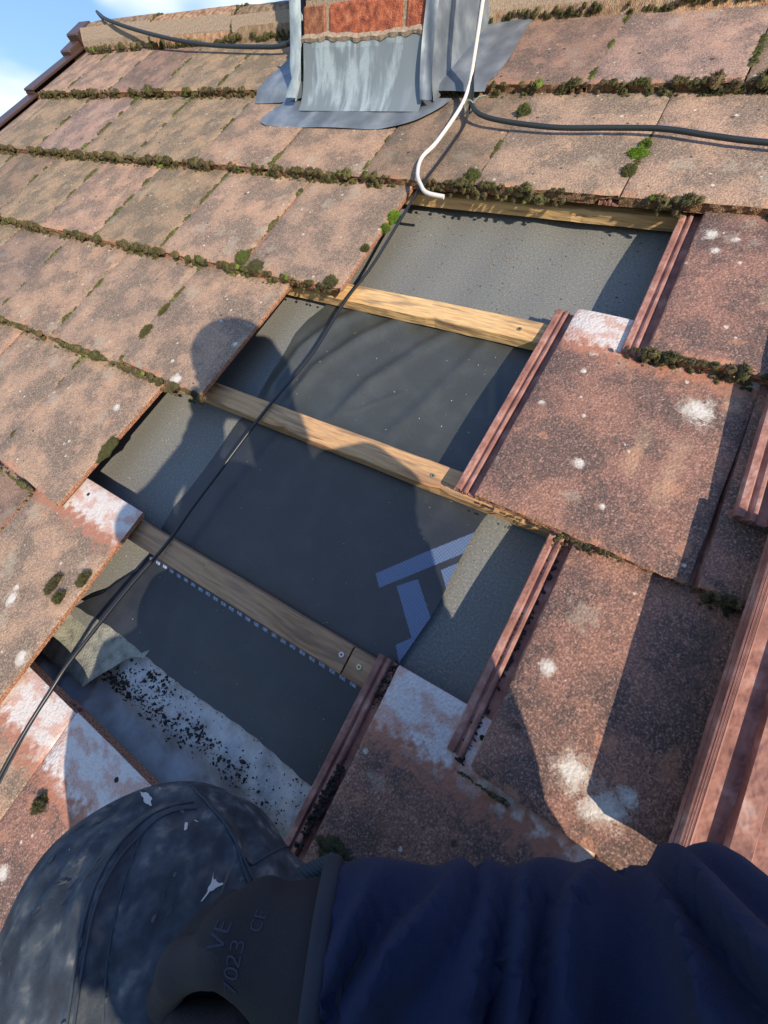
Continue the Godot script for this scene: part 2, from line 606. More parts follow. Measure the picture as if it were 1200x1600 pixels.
# ================================================================
func _ready():
	rng.seed = 20240
	RB = Basis(Vector3(1, 0, 0), Vector3(0, sin(PITCH), -cos(PITCH)), Vector3(0, cos(PITCH), sin(PITCH)))
	# camera
	var cam := Camera3D.new()
	cam.name = "camera"
	var rx := Vector3(0.85223079, 0.46508768, -0.23957491)
	var ry := Vector3(0.37134273, -0.86032913, -0.34919674)
	var rz := Vector3(-0.36852037, 0.20863181, -0.9059059)
	cam.transform = Transform3D(RB * Basis(rx, -ry, -rz), P(0.7338, 0.4174, 0.675))
	cam.fov = 103.25
	cam.near = 0.02
	cam.far = 2000.0
	add_child(cam)
	cam.current = true
	# sky, exposure
	var env := Environment.new()
	env.background_mode = Environment.BG_SKY
	env.sky = Sky.new()
	env.sky.sky_material = make_sky()
	env.background_energy_multiplier = 1.25
	env.tonemap_mode = Environment.TONE_MAPPER_LINEAR
	env.tonemap_exposure = 1.27
	env.sdfgi_enabled = true
	env.ssao_enabled = true
	env.ssil_enabled = true
	var we := WorldEnvironment.new()
	we.name = "world_environment"
	we.environment = env
	add_child(we)
	# sun
	var sun := DirectionalLight3D.new()
	sun.name = "sun"
	sun.light_energy = 1.5
	sun.light_color = Color(1.0, 0.94, 0.85)
	sun.light_angular_distance = 0.5
	sun.shadow_enabled = true
	sun.transform = Transform3D(Basis.looking_at(-(RB * SUN).normalized(), Vector3.UP), Vector3(0, 20, 0))
	add_child(sun)
	make_materials()
	build_surroundings()
	build_roof()
	build_underlay()
	build_chimney()
	build_cables()
	build_loose_tiles()
	build_moss()
	build_debris()
	build_person()

func make_sky() -> Material:
	var w := 1024
	var h := 512
	var n := FastNoiseLite.new()
	n.seed = 5
	n.frequency = 1.1
	n.fractal_octaves = 5
	var d := PackedByteArray()
	d.resize(w * h * 3)
	var o := 0
	for y in h:
		var el := PI * (0.5 - (y + 0.5) / h)
		for x in w:
			var az := TAU * (x + 0.5) / w
			var dir := Vector3(cos(el) * sin(az), sin(el), cos(el) * cos(az))
			var c := Color(0.7, 0.83, 0.94).lerp(Color(0.22, 0.42, 0.72), clampf(pow(maxf(dir.y, 0.0), 0.6) * 1.15, 0, 1))
			var q := dir / maxf(dir.y + 0.25, 0.12)
			var cl := n.get_noise_3d(q.x * 0.9, q.z * 0.9, dir.y)
			var a := clampf((cl + 0.1) * 3.0, 0, 1)
			a = a * a * (3 - 2 * a)
			var shade := clampf(n.get_noise_3d(q.x * 1.7 + 9, q.z * 1.7, 3.0) * 0.9 + 0.5, 0, 1)
			c = c.lerp(Color(0.93, 0.94, 0.95).lerp(Color(0.72, 0.77, 0.83), shade), a * 0.85)
			if dir.y < 0: c = c.lerp(Color(0.33, 0.34, 0.3), clampf(-dir.y * 12, 0, 1))
			d[o] = int(clampf(c.r, 0, 1) * 255)
			d[o + 1] = int(clampf(c.g, 0, 1) * 255)
			d[o + 2] = int(clampf(c.b, 0, 1) * 255)
			o += 3
	var m := PanoramaSkyMaterial.new()
	m.panorama = ImageTexture.create_from_image(Image.create_from_data(w, h, false, Image.FORMAT_RGB8, d))
	m.energy_multiplier = 1.0
	return m

func make_materials():
	M.grit = bump_tex(0.22, 5.0, 11, 512, 3, FastNoiseLite.TYPE_VALUE)
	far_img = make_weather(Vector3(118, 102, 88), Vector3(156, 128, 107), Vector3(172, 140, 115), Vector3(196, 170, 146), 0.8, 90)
	base_img = make_weather(Vector3(98, 80, 73), Vector3(134, 99, 86), Vector3(150, 110, 93), Vector3(198, 158, 138), 0.85, 7)
	M.near_tiles = []
	M.far_tiles = []
	for i in 6: M.near_tiles.append(tile_mat(tile_image(false, 0, [], 1.0)))
	for i in 10:
		var s := 0.86 + 0.2 * rng.randf()
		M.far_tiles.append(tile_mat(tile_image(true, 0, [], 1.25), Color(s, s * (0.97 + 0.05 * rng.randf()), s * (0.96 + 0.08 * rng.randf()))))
	M.lock = noisy(0.02, [[0.0, c8(112, 76, 66)], [0.42, c8(140, 96, 84)], [0.62, c8(156, 110, 96)], [0.85, c8(178, 144, 132)], [1.0, c8(146, 104, 92)]], 1.6, 0.8, 2.0, 0.08, 21)
	M.edge = noisy(0.09, [[0.0, c8(96, 66, 50)], [0.4, c8(158, 108, 82)], [0.56, c8(182, 130, 100)], [0.7, c8(206, 158, 126)], [1.0, c8(120, 84, 64)]], 4.0, 0.95, 8.0, 0.2, 22)
	M.edge_far = noisy(0.07, [[0.0, c8(70, 54, 40)], [0.45, c8(134, 104, 76)], [0.6, c8(164, 128, 98)], [1.0, c8(96, 78, 56)]], 4.0, 0.95, 8.0, 0.2, 23)
	M.felt = noisy(0.16, [[0.0, c8(92, 94, 93)], [0.4, c8(108, 109, 106)], [0.6, c8(115, 115, 110)], [0.75, c8(126, 124, 116)], [1.0, c8(150, 146, 132)]], 2.2, 0.85, 0.6, 0.3, 31)
	M.sheet_back = noisy(0.007, [[0.0, c8(132, 124, 116)], [0.3, c8(166, 163, 159)], [0.55, c8(184, 182, 178)], [0.75, c8(172, 162, 155)], [1.0, c8(126, 108, 100)]], 3.0, 0.85, 2.0, 0.06, 33)
	M.lead = noisy(0.012, [[0.0, c8(96, 104, 112)], [0.45, c8(116, 124, 131)], [0.7, c8(134, 141, 146)], [1.0, c8(160, 166, 168)]], 2.0, 0.5, 1.2, 0.02, 41)
	M.lead.metallic = 0.35
	M.lead_limed = noisy(0.02, [[0.0, c8(112, 124, 132)], [0.4, c8(132, 146, 154)], [0.65, c8(158, 172, 177)], [1.0, c8(186, 196, 197)]], 2.0, 0.7, 1.2, 0.03, 42)
	M.lead_limed.uv1_scale = Vector3(3.0, 1.5, 3.0)
	M.brick = noisy(0.02, [[0.0, c8(88, 52, 42)], [0.4, c8(150, 80, 56)], [0.62, c8(172, 94, 64)], [1.0, c8(190, 138, 108)]], 4.0, 0.92, 5.0, 0.12, 51)
	M.brick_dull = noisy(0.02, [[0.0, c8(96, 62, 48)], [0.5, c8(142, 90, 64)], [1.0, c8(170, 124, 92)]], 4.0, 0.92, 5.0, 0.12, 52)
	M.mortar = noisy(0.06, [[0.0, c8(110, 96, 82)], [0.5, c8(164, 144, 124)], [1.0, c8(190, 172, 150)]], 5.0, 0.95, 6.0, 0.2, 53)
	M.ridge = noisy(0.03, [[0.0, c8(98, 78, 62)], [0.4, c8(146, 116, 92)], [0.62, c8(172, 142, 114)], [0.75, c8(192, 172, 146)], [1.0, c8(112, 92, 70)]], 2.4, 0.93, 5.0, 0.2, 54)
	M.verge = mat(c8(72, 52, 46), 0.45)
	M.black = mat(c8(30, 32, 36), 0.38)
	M.cable = mat(c8(38, 45, 47), 0.5)
	M.white = mat(c8(216, 208, 200), 0.45)
	M.zinc = mat(c8(176, 168, 130), 0.35)
	M.zinc.metallic = 0.8
	M.moss = mat(Color.WHITE, 1.0)
	M.moss.vertex_color_use_as_albedo = true
	M.soil = mat(c8(46, 36, 30), 1.0)
	M.wood = []
	for i in 3: M.wood.append(make_wood(i))

# sawn softwood: u along the batten, v across
func make_wood(which: int) -> StandardMaterial3D:
	var w := 1024
	var h := 96
	var a := [c8(214, 178, 126), c8(196, 156, 112), c8(172, 136, 102)]
	var b := [c8(184, 140, 90), c8(154, 112, 74), c8(126, 92, 64)]
	var n := FastNoiseLite.new()
	n.seed = 70 + which
	n.frequency = 1.0
	n.fractal_octaves = 3
	var im := Image.create(w, h, false, Image.FORMAT_RGB8)
	for y in h:
		for x in w:
			var X := x * 0.0012
			var Y := y * 0.00075
			var knot := 0.0
			for kx in [0.24, 0.71, 1.02]:
				var dd := Vector2((X - kx) * 9.0, (Y - 0.02 - 0.02 * sin(kx * 31)) * 40.0).length()
				knot += 1.3 * exp(-dd * dd * 2.2)
			var ring := sin((Y * 520.0 + n.get_noise_2d(X * 2.4, Y * 22) * 7.0 + knot * 6.0))
			var t := clampf(0.42 + 0.17 * ring + 0.42 * n.get_noise_2d(X * 14, Y * 900) + knot * 0.35, 0, 1)
			var c: Color = a[which].lerp(b[which], t * t)
			c = c.lerp(c8(120, 96, 78), clampf(n.get_noise_2d(X * 5 + 40, Y * 60) * 1.6 - 0.25, 0, 0.6))
			im.set_pixel(x, y, c)
	var m := mat(Color.WHITE, 0.8)
	m.albedo_texture = ImageTexture.create_from_image(im)
	m.uv1_scale = Vector3(0.8, 13.0, 1)
	m.normal_enabled = true
	m.normal_texture = bump_tex(0.05, 2.0, 75, 256)
	return m

# ---------------------------------------------------------------- ground, house below, neighbour
func build_surroundings():
	var st := st_new()
	quad(st, Vector3(-900, 0, -900), Vector3(900, 0, -900), Vector3(900, 0, 900), Vector3(-900, 0, 900))
	var grass := noisy(0.03, [[0.0, c8(58, 72, 36)], [0.5, c8(84, 98, 50)], [1.0, c8(112, 112, 66)]], 0.3, 1.0, 0.0, 0.1, 61)
	var g := MeshInstance3D.new()
	g.name = "ground"
	g.mesh = done(st)
	g.set_surface_override_material(0, grass)
	g.set_meta("kind", "structure")
	add_child(g)
	# walls of the house under the roof
	var y0 := P(0, -1.72, 0).y - 0.25
	var zf := P(0, -1.6, 0).z
	var zr := P(0, 2.06, 0).z
	var zb := 2.0 * zr - zf
	var house := Node3D.new()
	house.name = "house"
	add_child(house)
	tag(house, "brick house whose tiled roof is being repaired", "house")
	st = st_new()
	var xa := VERGE + 0.06
	var xb := 3.9
	var yr := P(0, 2.06, 0).y - 0.25
	# front, back, gables
	quad(st, Vector3(xa, 0, zf), Vector3(xa, y0, zf), Vector3(xb, y0, zf), Vector3(xb, 0, zf))
	quad(st, Vector3(xb, 0, zb), Vector3(xb, y0, zb), Vector3(xa, y0, zb), Vector3(xa, 0, zb))
	for s in [[xa, true], [xb, false]]:
		var x: float = s[0]
		if s[1]:
			quad(st, Vector3(x, 0, zb), Vector3(x, y0, zb), Vector3(x, y0, zf), Vector3(x, 0, zf))
			tri(st, Vector3(x, y0, zb), Vector3(x, yr, zr), Vector3(x, y0, zf))
		else:
			quad(st, Vector3(x, 0, zf), Vector3(x, y0, zf), Vector3(x, y0, zb), Vector3(x, 0, zb))
			tri(st, Vector3(x, y0, zf), Vector3(x, yr, zr), Vector3(x, y0, zb))
	part("wall", done(st), M.brick_dull, house)
	# the neighbour's house whose ridge just shows over the verge
	var nb := Node3D.new()
	nb.name = "neighbouring_house"
	nb.position = Vector3(-34, 0, -11)
	add_child(nb)
	tag(nb, "far house with a sandy roof beyond the left verge", "house")
	st = st_new()
	box_into(st, Vector3(-6, 0, -4), Vector3(6, 5.2, 4))
	part("wall", done(st), M.brick_dull, nb)
	st = st_new()
	for s in [-1, 1]:
		var a := Vector3(-6.3, 5.0, 4.4 * s)
		var b := Vector3(6.3, 5.0, 4.4 * s)
		var c := Vector3(6.3, 7.75, 0)
		var d := Vector3(-6.3, 7.75, 0)
		if s > 0: quad(st, a, d, c, b)
		else: quad(st, b, c, d, a)
	tri(st, Vector3(6.3, 5.0, 4.4), Vector3(6.3, 7.75, 0), Vector3(6.3, 5.0, -4.4))
	tri(st, Vector3(-6.3, 5.0, -4.4), Vector3(-6.3, 7.75, 0), Vector3(-6.3, 5.0, 4.4))
	part("roof", done(st), mat(c8(150, 138, 112), 0.95), nb)

# ---------------------------------------------------------------- the roof
func build_roof():
	var roof := thing("tiled_roof", "weathered brown concrete tile roof with a patch of tiles taken off", "roof")
	var near_m := []
	var far_m := []
	for i in 6:
		var m := tile_mesh(100 + i)
		near_m.append(m)
		far_m.append(m)
	# tiles round the hole: [row, index, right edge at tail, yaw, head, lichen spots (x, y, r), texture kind]
	var feat := {
		"4_3": [1.061, 0.004, 0.0, [[0.06, 0.29, 0.012], [0.1, 0.283, 0.006], [0.075, 0.25, 0.007]]],
		"3_3": [0.911, -0.038, 0.085, [[0.275, 0.268, 0.022], [0.155, 0.115, 0.009], [0.1, 0.33, 0.008], [0.098, 0.285, 0.005], [0.06, 0.2, 0.005], [0.21, 0.06, 0.004], [0.13, 0.2, 0.003]]],
		"2_3": [1.062, -0.03, 0.0, [[0.068, 0.16, 0.011], [0.14, 0.063, 0.02], [0.185, 0.05, 0.019], [0.2, 0.07, 0.012], [0.172, 0.036, 0.012]]],
		"1_3": [0.921, 0.008, 0.095, [[0.3, 0.1, 0.005]]],
		"4_0": [0.147, 0.012, 0.0, []],
		"3_0": [-0.018, -0.035, 0.0, [[0.25, 0.012, 0.013], [0.325, 0.145, 0.007], [0.2, 0.05, 0.005]]],
		"3_-1": [-0.308, -0.01, 0.0, []],
		"2_-1": [-0.178, -0.06, 0.0, [[0.27, 0.245, 0.009], [0.05, 0.2, 0.004]]],
		"2_-2": [-0.47, -0.02, 0.0, [[0.2, 0.09, 0.01]]],
		"1_0": [0.005, -0.016, 0.08, [[0.32, 0.09, 0.014], [0.29, 0.03, 0.01], [0.2, 0.15, 0.014], [0.19, 0.17, 0.007]]],
		"0_0": [0.1445, -0.012, 0.09, [[0.2, 0.2, 0.01]]],
		"0_1": [0.449, -0.012, 0.1, [[0.1, 0.2, 0.01]]],
	}
	var gone := {"4_1": 1, "4_2": 1, "3_1": 1, "3_2": 1, "2_0": 1, "2_1": 1, "2_2": 1, "1_1": 1, "1_2": 1}
	for r in range(-4, 7):
		var vt: float = (r - 1) * G - 0.06
		for k in range(-9, 13):
			var key := "%d_%d" % [r, k]
			if gone.has(key): continue
			var right: float = k * W + row_off[r]
			if right < VERGE + 0.08: continue
			if r == 6 and right > -0.35 and right < 0.02: continue
			if right > 3.9: continue
			var yaw := rng.randfn(0.0, 0.006)
			var nb := NT - TT + rng.randf_range(-0.0015, 0.0015)
			right += rng.randf_range(-0.002, 0.002)
			if key == "3_4": right += 0.007
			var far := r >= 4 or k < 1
			var m: StandardMaterial3D
			if feat.has(key):
				var f = feat[key]
				right = f[0]
				yaw = f[1]
				m = tile_mat(tile_image(far and key != "4_3", f[2], f[3], 0.9))
			else: m = M.far_tiles[rng.randi() % 10] if far else M.near_tiles[rng.randi() % 6]
			var mesh: ArrayMesh = near_m[rng.randi() % 6]
			var t := part("roof_tile", mesh, null, roof)
			t.set_surface_override_material(0, m)
			t.set_surface_override_material(1, M.lock)
			t.set_surface_override_material(2, M.edge_far if far and r > 4 else M.edge)
			t.transform = tile_at(right, vt, yaw, nb)
			# a cut tile at the verge
			if right - TW < VERGE - 0.02: t.transform.basis = t.transform.basis.scaled_local(Vector3((right - VERGE) / TW, 1, 1)); t.transform.origin = Vector3(right, vt, nb) - t.transform.basis * Vector3(TW, 0, 0)
	# battens
	var lines := [[1, 2, -0.6, 0.5335], [1, 2, 0.5365, 1.6], [2, 1, -0.9, 1.5], [3, 0, -0.9, 1.7], [4, 0, -0.9, 1.8], [0, 2, -0.9, 1.6]]
	var i := 0
	for l in lines:
		var v: float = l[0] * G
		var b := part("batten", batten_mesh(l[2], l[3], v - 0.047, v, 0.0, 0.025, 40 + i), M.wood[l[1]], roof)
		i += 1
		if l[0] == 1 and l[2] < 0: add_screw(b, Vector3(0.522, v - 0.02, 0.025), M.white)
		if l[0] == 1 and l[2] > 0: add_screw(b, Vector3(0.557, v - 0.022, 0.025), M.zinc)
		if l[0] == 3: add_screw(b, Vector3(0.537, v - 0.028, 0.025), M.zinc)
		if l[0] == 2: add_screw(b, Vector3(0.519, v - 0.027, 0.025), M.zinc)
	# unseen board added to block light from below, and the far slope
	part("added_light_block", box_mesh(Vector3(VERGE + 0.02, -1.75, -0.13), Vector3(3.95, 2.06, -0.09)), M.soil, roof)
	var back := st_new()
	var hz := RB.inverse() * Vector3(0, 0, -1)
	var dn := RB.inverse() * Vector3(0, -sin(PITCH), -cos(PITCH))
	var top := Vector3(0, 2.06, 0.03)
	var a := top + Vector3(VERGE, 0, 0)
	var b2 := top + Vector3(3.95, 0, 0)
	quad(back, b2 + dn * 0.02, b2 + dn * 3.8, a + dn * 3.8, a + dn * 0.02)
	part("back_slope", done(back), M.ridge, roof)
	# ridge tiles on their mortar bed
	var us := [-1.9, -1.42, -0.945, -0.47]
	for k in 3: ridge_tile(roof, us[k] + 0.006, us[k + 1] - 0.006, k)
	us = [0.045, 0.51, 0.975, 1.44, 1.905, 2.37, 2.835, 3.3]
	for k in 7: ridge_tile(roof, us[k] + 0.004, us[k + 1] - 0.004, k + 4)
	# dry verge caps on the left rake
	for r in range(-4, 7):
		var vt: float = (r - 1) * G - 0.065
		var st := st_new()
		var len := 0.37 if r < 6 else 0.36
		box_into(st, Vector3(VERGE - 0.06, 0, -0.06), Vector3(VERGE - 0.052, len, 0.0245), 0.002)
		box_into(st, Vector3(VERGE - 0.06, 0, 0.025), Vector3(VERGE + 0.012, len, 0.034), 0.003)
		box_into(st, Vector3(VERGE - 0.051, -0.002, -0.05), Vector3(VERGE + 0.008, 0.006, 0.0245), 0.001)
		var c := part("verge_cap", done(st), M.verge, roof)
		c.transform = Transform3D(Basis(Vector3(1, 0, 0), -atan(TILT)), Vector3(0, vt, NT - TT + 0.004))
	var e := st_new()
	box_into(e, Vector3(VERGE - 0.075, 1.93, 0.03), Vector3(VERGE + 0.0, 2.03, 0.085), 0.004)
	part("verge_end_cap", done(e), M.verge, roof)
	e = st_new()
	box_into(e, Vector3(VERGE - 0.065, 2.0, 0.055), Vector3(VERGE + 0.02, 2.1, 0.108), 0.004)
	part("verge_end_cap", done(e), M.verge, roof)

func add_screw(b: Node, at: Vector3, m):
	var st := st_new()
	var path := PackedVector3Array([at, at + Vector3(0, 0, 0.0012), at + Vector3(0, 0, 0.0018)])
	tube_into(st, path, 0.0043, 14)
	var o := part("screw", done(st), m, b)
	var s2 := st_new()
	for q in 2:
		var dx := Vector3(0.0022, 0.0007, 0) if q == 0 else Vector3(-0.0007, 0.0022, 0)
		var dy := Vector3(-dx.y, dx.x, 0) * 0.3
		var p := at + Vector3(0, 0, 0.0021 + q * 0.0002)
		quad(s2, p - dx - dy, p - dx + dy, p + dx + dy, p + dx - dy)
	s2.generate_normals()
	s2.commit(o.mesh)
	o.set_surface_override_material(1, M.black)

func batten_mesh(u0: float, u1: float, v0: float, v1: float, n0: float, n1: float, seed_: int) -> ArrayMesh:
	var ns := FastNoiseLite.new()
	ns.seed = seed_
	ns.frequency = 3.0
	var st := st_new()
	var b := 0.0022
	var prof := [Vector2(v0, n0), Vector2(v0, n1 - b), Vector2(v0 + b, n1), Vector2(lerp(v0, v1, 0.5), n1), Vector2(v1 - b, n1), Vector2(v1, n1 - b), Vector2(v1, n0), Vector2(v0, n0)]
	var dist := [0.0, 0.022, 0.026, 0.048, 0.07, 0.074, 0.096, 0.14]
	var rows := []
	var uvs := []
	var n := int((u1 - u0) / 0.02)
	for i in n + 1:
		var u: float = lerp(u0, u1, float(i) / n)
		var row := PackedVector3Array()
		var uv := []
		for j in prof.size():
			var q: Vector2 = prof[j]
			var dv := ns.get_noise_1d(u) * 0.0012 + ns.get_noise_2d(u * 5, j % 7) * 0.0006
			# a nick or two along the lower arris
			if j in [1, 2] and absf(fposmod(u * 1.7 + seed_ * 0.31, 0.62) - 0.3) < 0.011: dv += 0.004
			row.append(Vector3(u, q.x + dv, q.y + ns.get_noise_2d(u * 4, 30 + j % 7) * 0.0007))
			uv.append(Vector2(u + seed_ * 0.37, dist[j]))
		rows.append(row)
		uvs.append(uv)
	sheet(st, rows, -1, uvs, true)
	for s in [0, n]:
		var r: PackedVector3Array = rows[s]
		for j in range(1, 6):
			if s == 0: tri(st, r[0], r[j], r[j + 1])
			else: tri(st, r[0], r[j + 1], r[j])
	return done(st)

func ridge_tile(roof: Node, u0: float, u1: float, k: int):
	var hz := RB.inverse() * Vector3(0, 0, 1)
	var up := RB.inverse() * Vector3(0, 1, 0)
	var ns := FastNoiseLite.new()
	ns.seed = 300 + k
	ns.frequency = 14.0
	var mid := (u0 + u1) / 2
	var sag := lerpf(0.0, 1.0, clampf((mid + 1.9) / 1.4, 0, 1))
	var c := Vector3(0, lerpf(2.072, 2.048, sag), lerpf(0.014, 0.002, sag))
	var rows := []
	var st := st_new()
	for side in 2:
		rows = []
		for i in 13:
			var u: float = lerp(u0, u1, i / 12.0)
			var row := PackedVector3Array()
			for j in 25:
				var a: float = lerp(-0.15, PI + 0.15, j / 24.0)
				var rad := 0.097 + (k % 3) * 0.0025 - side * 0.015 + ns.get_noise_2d(u, a * 0.3) * 0.0015
				if i in [0, 12] and side == 0: rad -= 0.002
				row.append(Vector3(u, 0, 0) + c + (hz * cos(a) + up * sin(a)) * rad)
			rows.append(row)
		sheet(st, rows, 0, [], side == 1)
		if side == 1: pass
	# end rings
	for e in [0, 12]:
		for j in 24:
			var a0: float = lerp(-0.15, PI + 0.15, j / 24.0)
			var a1: float = lerp(-0.15, PI + 0.15, (j + 1) / 24.0)
			var u := u0 if e == 0 else u1
			var q := []
			for ar in [[a0, 0.095], [a1, 0.095], [a1, 0.082], [a0, 0.082]]:
				q.append(Vector3(u, 0, 0) + c + (hz * cos(ar[0]) + up * sin(ar[0])) * ar[1])
			if e == 0: quad(st, q[3], q[2], q[1], q[0])
			else: quad(st, q[0], q[1], q[2], q[3])
	var rm: StandardMaterial3D = M.ridge.duplicate()
	rm.albedo_color = [Color(0.92, 0.92, 0.9), Color(1.05, 1.0, 0.95), Color(0.86, 0.86, 0.82), Color(0.98, 0.94, 0.9)][k % 4]
	var o := part("ridge_tile", done(st), rm, roof)
	# mortar bedding at the foot and in the joint
	st = st_new()
	rows = []
	for i in 25:
		var u: float = lerp(u0 - 0.004, u1 + 0.004, i / 24.0)
		var f := c + hz * 0.09
		var j1 := ns.get_noise_2d(u * 3, 9) * 0.006
		rows.append(PackedVector3Array([Vector3(u, f.y - 0.012 + j1, surf(6, f.y) - 0.004), Vector3(u, f.y - 0.006 + j1, f.z + 0.0), Vector3(u, f.y + 0.004, f.z + 0.02), Vector3(u, f.y + 0.03, f.z + 0.05)]))
	sheet(st, rows, -1)
	part("mortar", done(st), M.mortar, o)

# ---------------------------------------------------------------- felt and membrane in the hole
func felt_n(u: float, v: float) -> float:
	var t := fposmod(v, G) / G
	return -0.016 - 0.026 * smoothstep(0.3, 0.2, v) * smoothstep(0.0, 0.1, u) - 0.006 * sin(t * PI) + 0.0022 * sin(u * 21 + v * 9) + 0.0016 * sin(u * 47 - v * 5)

const FOLDS := [
	[Vector2(0.2, 1.02), Vector2(0.12, 0.95), Vector2(0.075, 0.86), Vector2(0.07, 0.75), Vector2(0.08, 0.66)],
	[Vector2(0.3, 1.02), Vector2(0.2, 0.92), Vector2(0.14, 0.82), Vector2(0.13, 0.68)],
	[Vector2(0.42, 1.02), Vector2(0.35, 0.93), Vector2(0.28, 0.82), Vector2(0.25, 0.68)],
	[Vector2(0.49, 1.02), Vector2(0.45, 0.9), Vector2(0.41, 0.78), Vector2(0.37, 0.68)],
	[Vector2(0.5, 0.98), Vector2(0.56, 0.84)], [Vector2(0.28, 0.74), Vector2(0.36, 0.82)]]

func memb_n(u: float, v: float) -> float:
	var t := fposmod(v, G) / G
	var n := -0.004 - 0.007 * sin(t * PI)
	if v > 0.66:
		# slack folds fanning out from the batten above
		for c in FOLDS:
			var d := 9.0
			for i in c.size() - 1: d = minf(d, Vector2(u, v).distance_to(Geometry2D.get_closest_point_to_segment(Vector2(u, v), c[i], c[i + 1])))
			var w: float = 0.02 if c.size() > 3 else 0.007
			var q := d * d / (w * w)
			n += (([0.009, 0.0085, 0.0065, 0.004, 0.0016, 0.0016][FOLDS.find(c)]) as float) * exp(-q) * (1.0 - 0.5 * q) * smoothstep(0.69, 0.75, v) * smoothstep(1.03, 0.97, v)
	else:
		n += 0.0014 * sin(u * 14 + v * 11) * sin(t * PI)
	return n

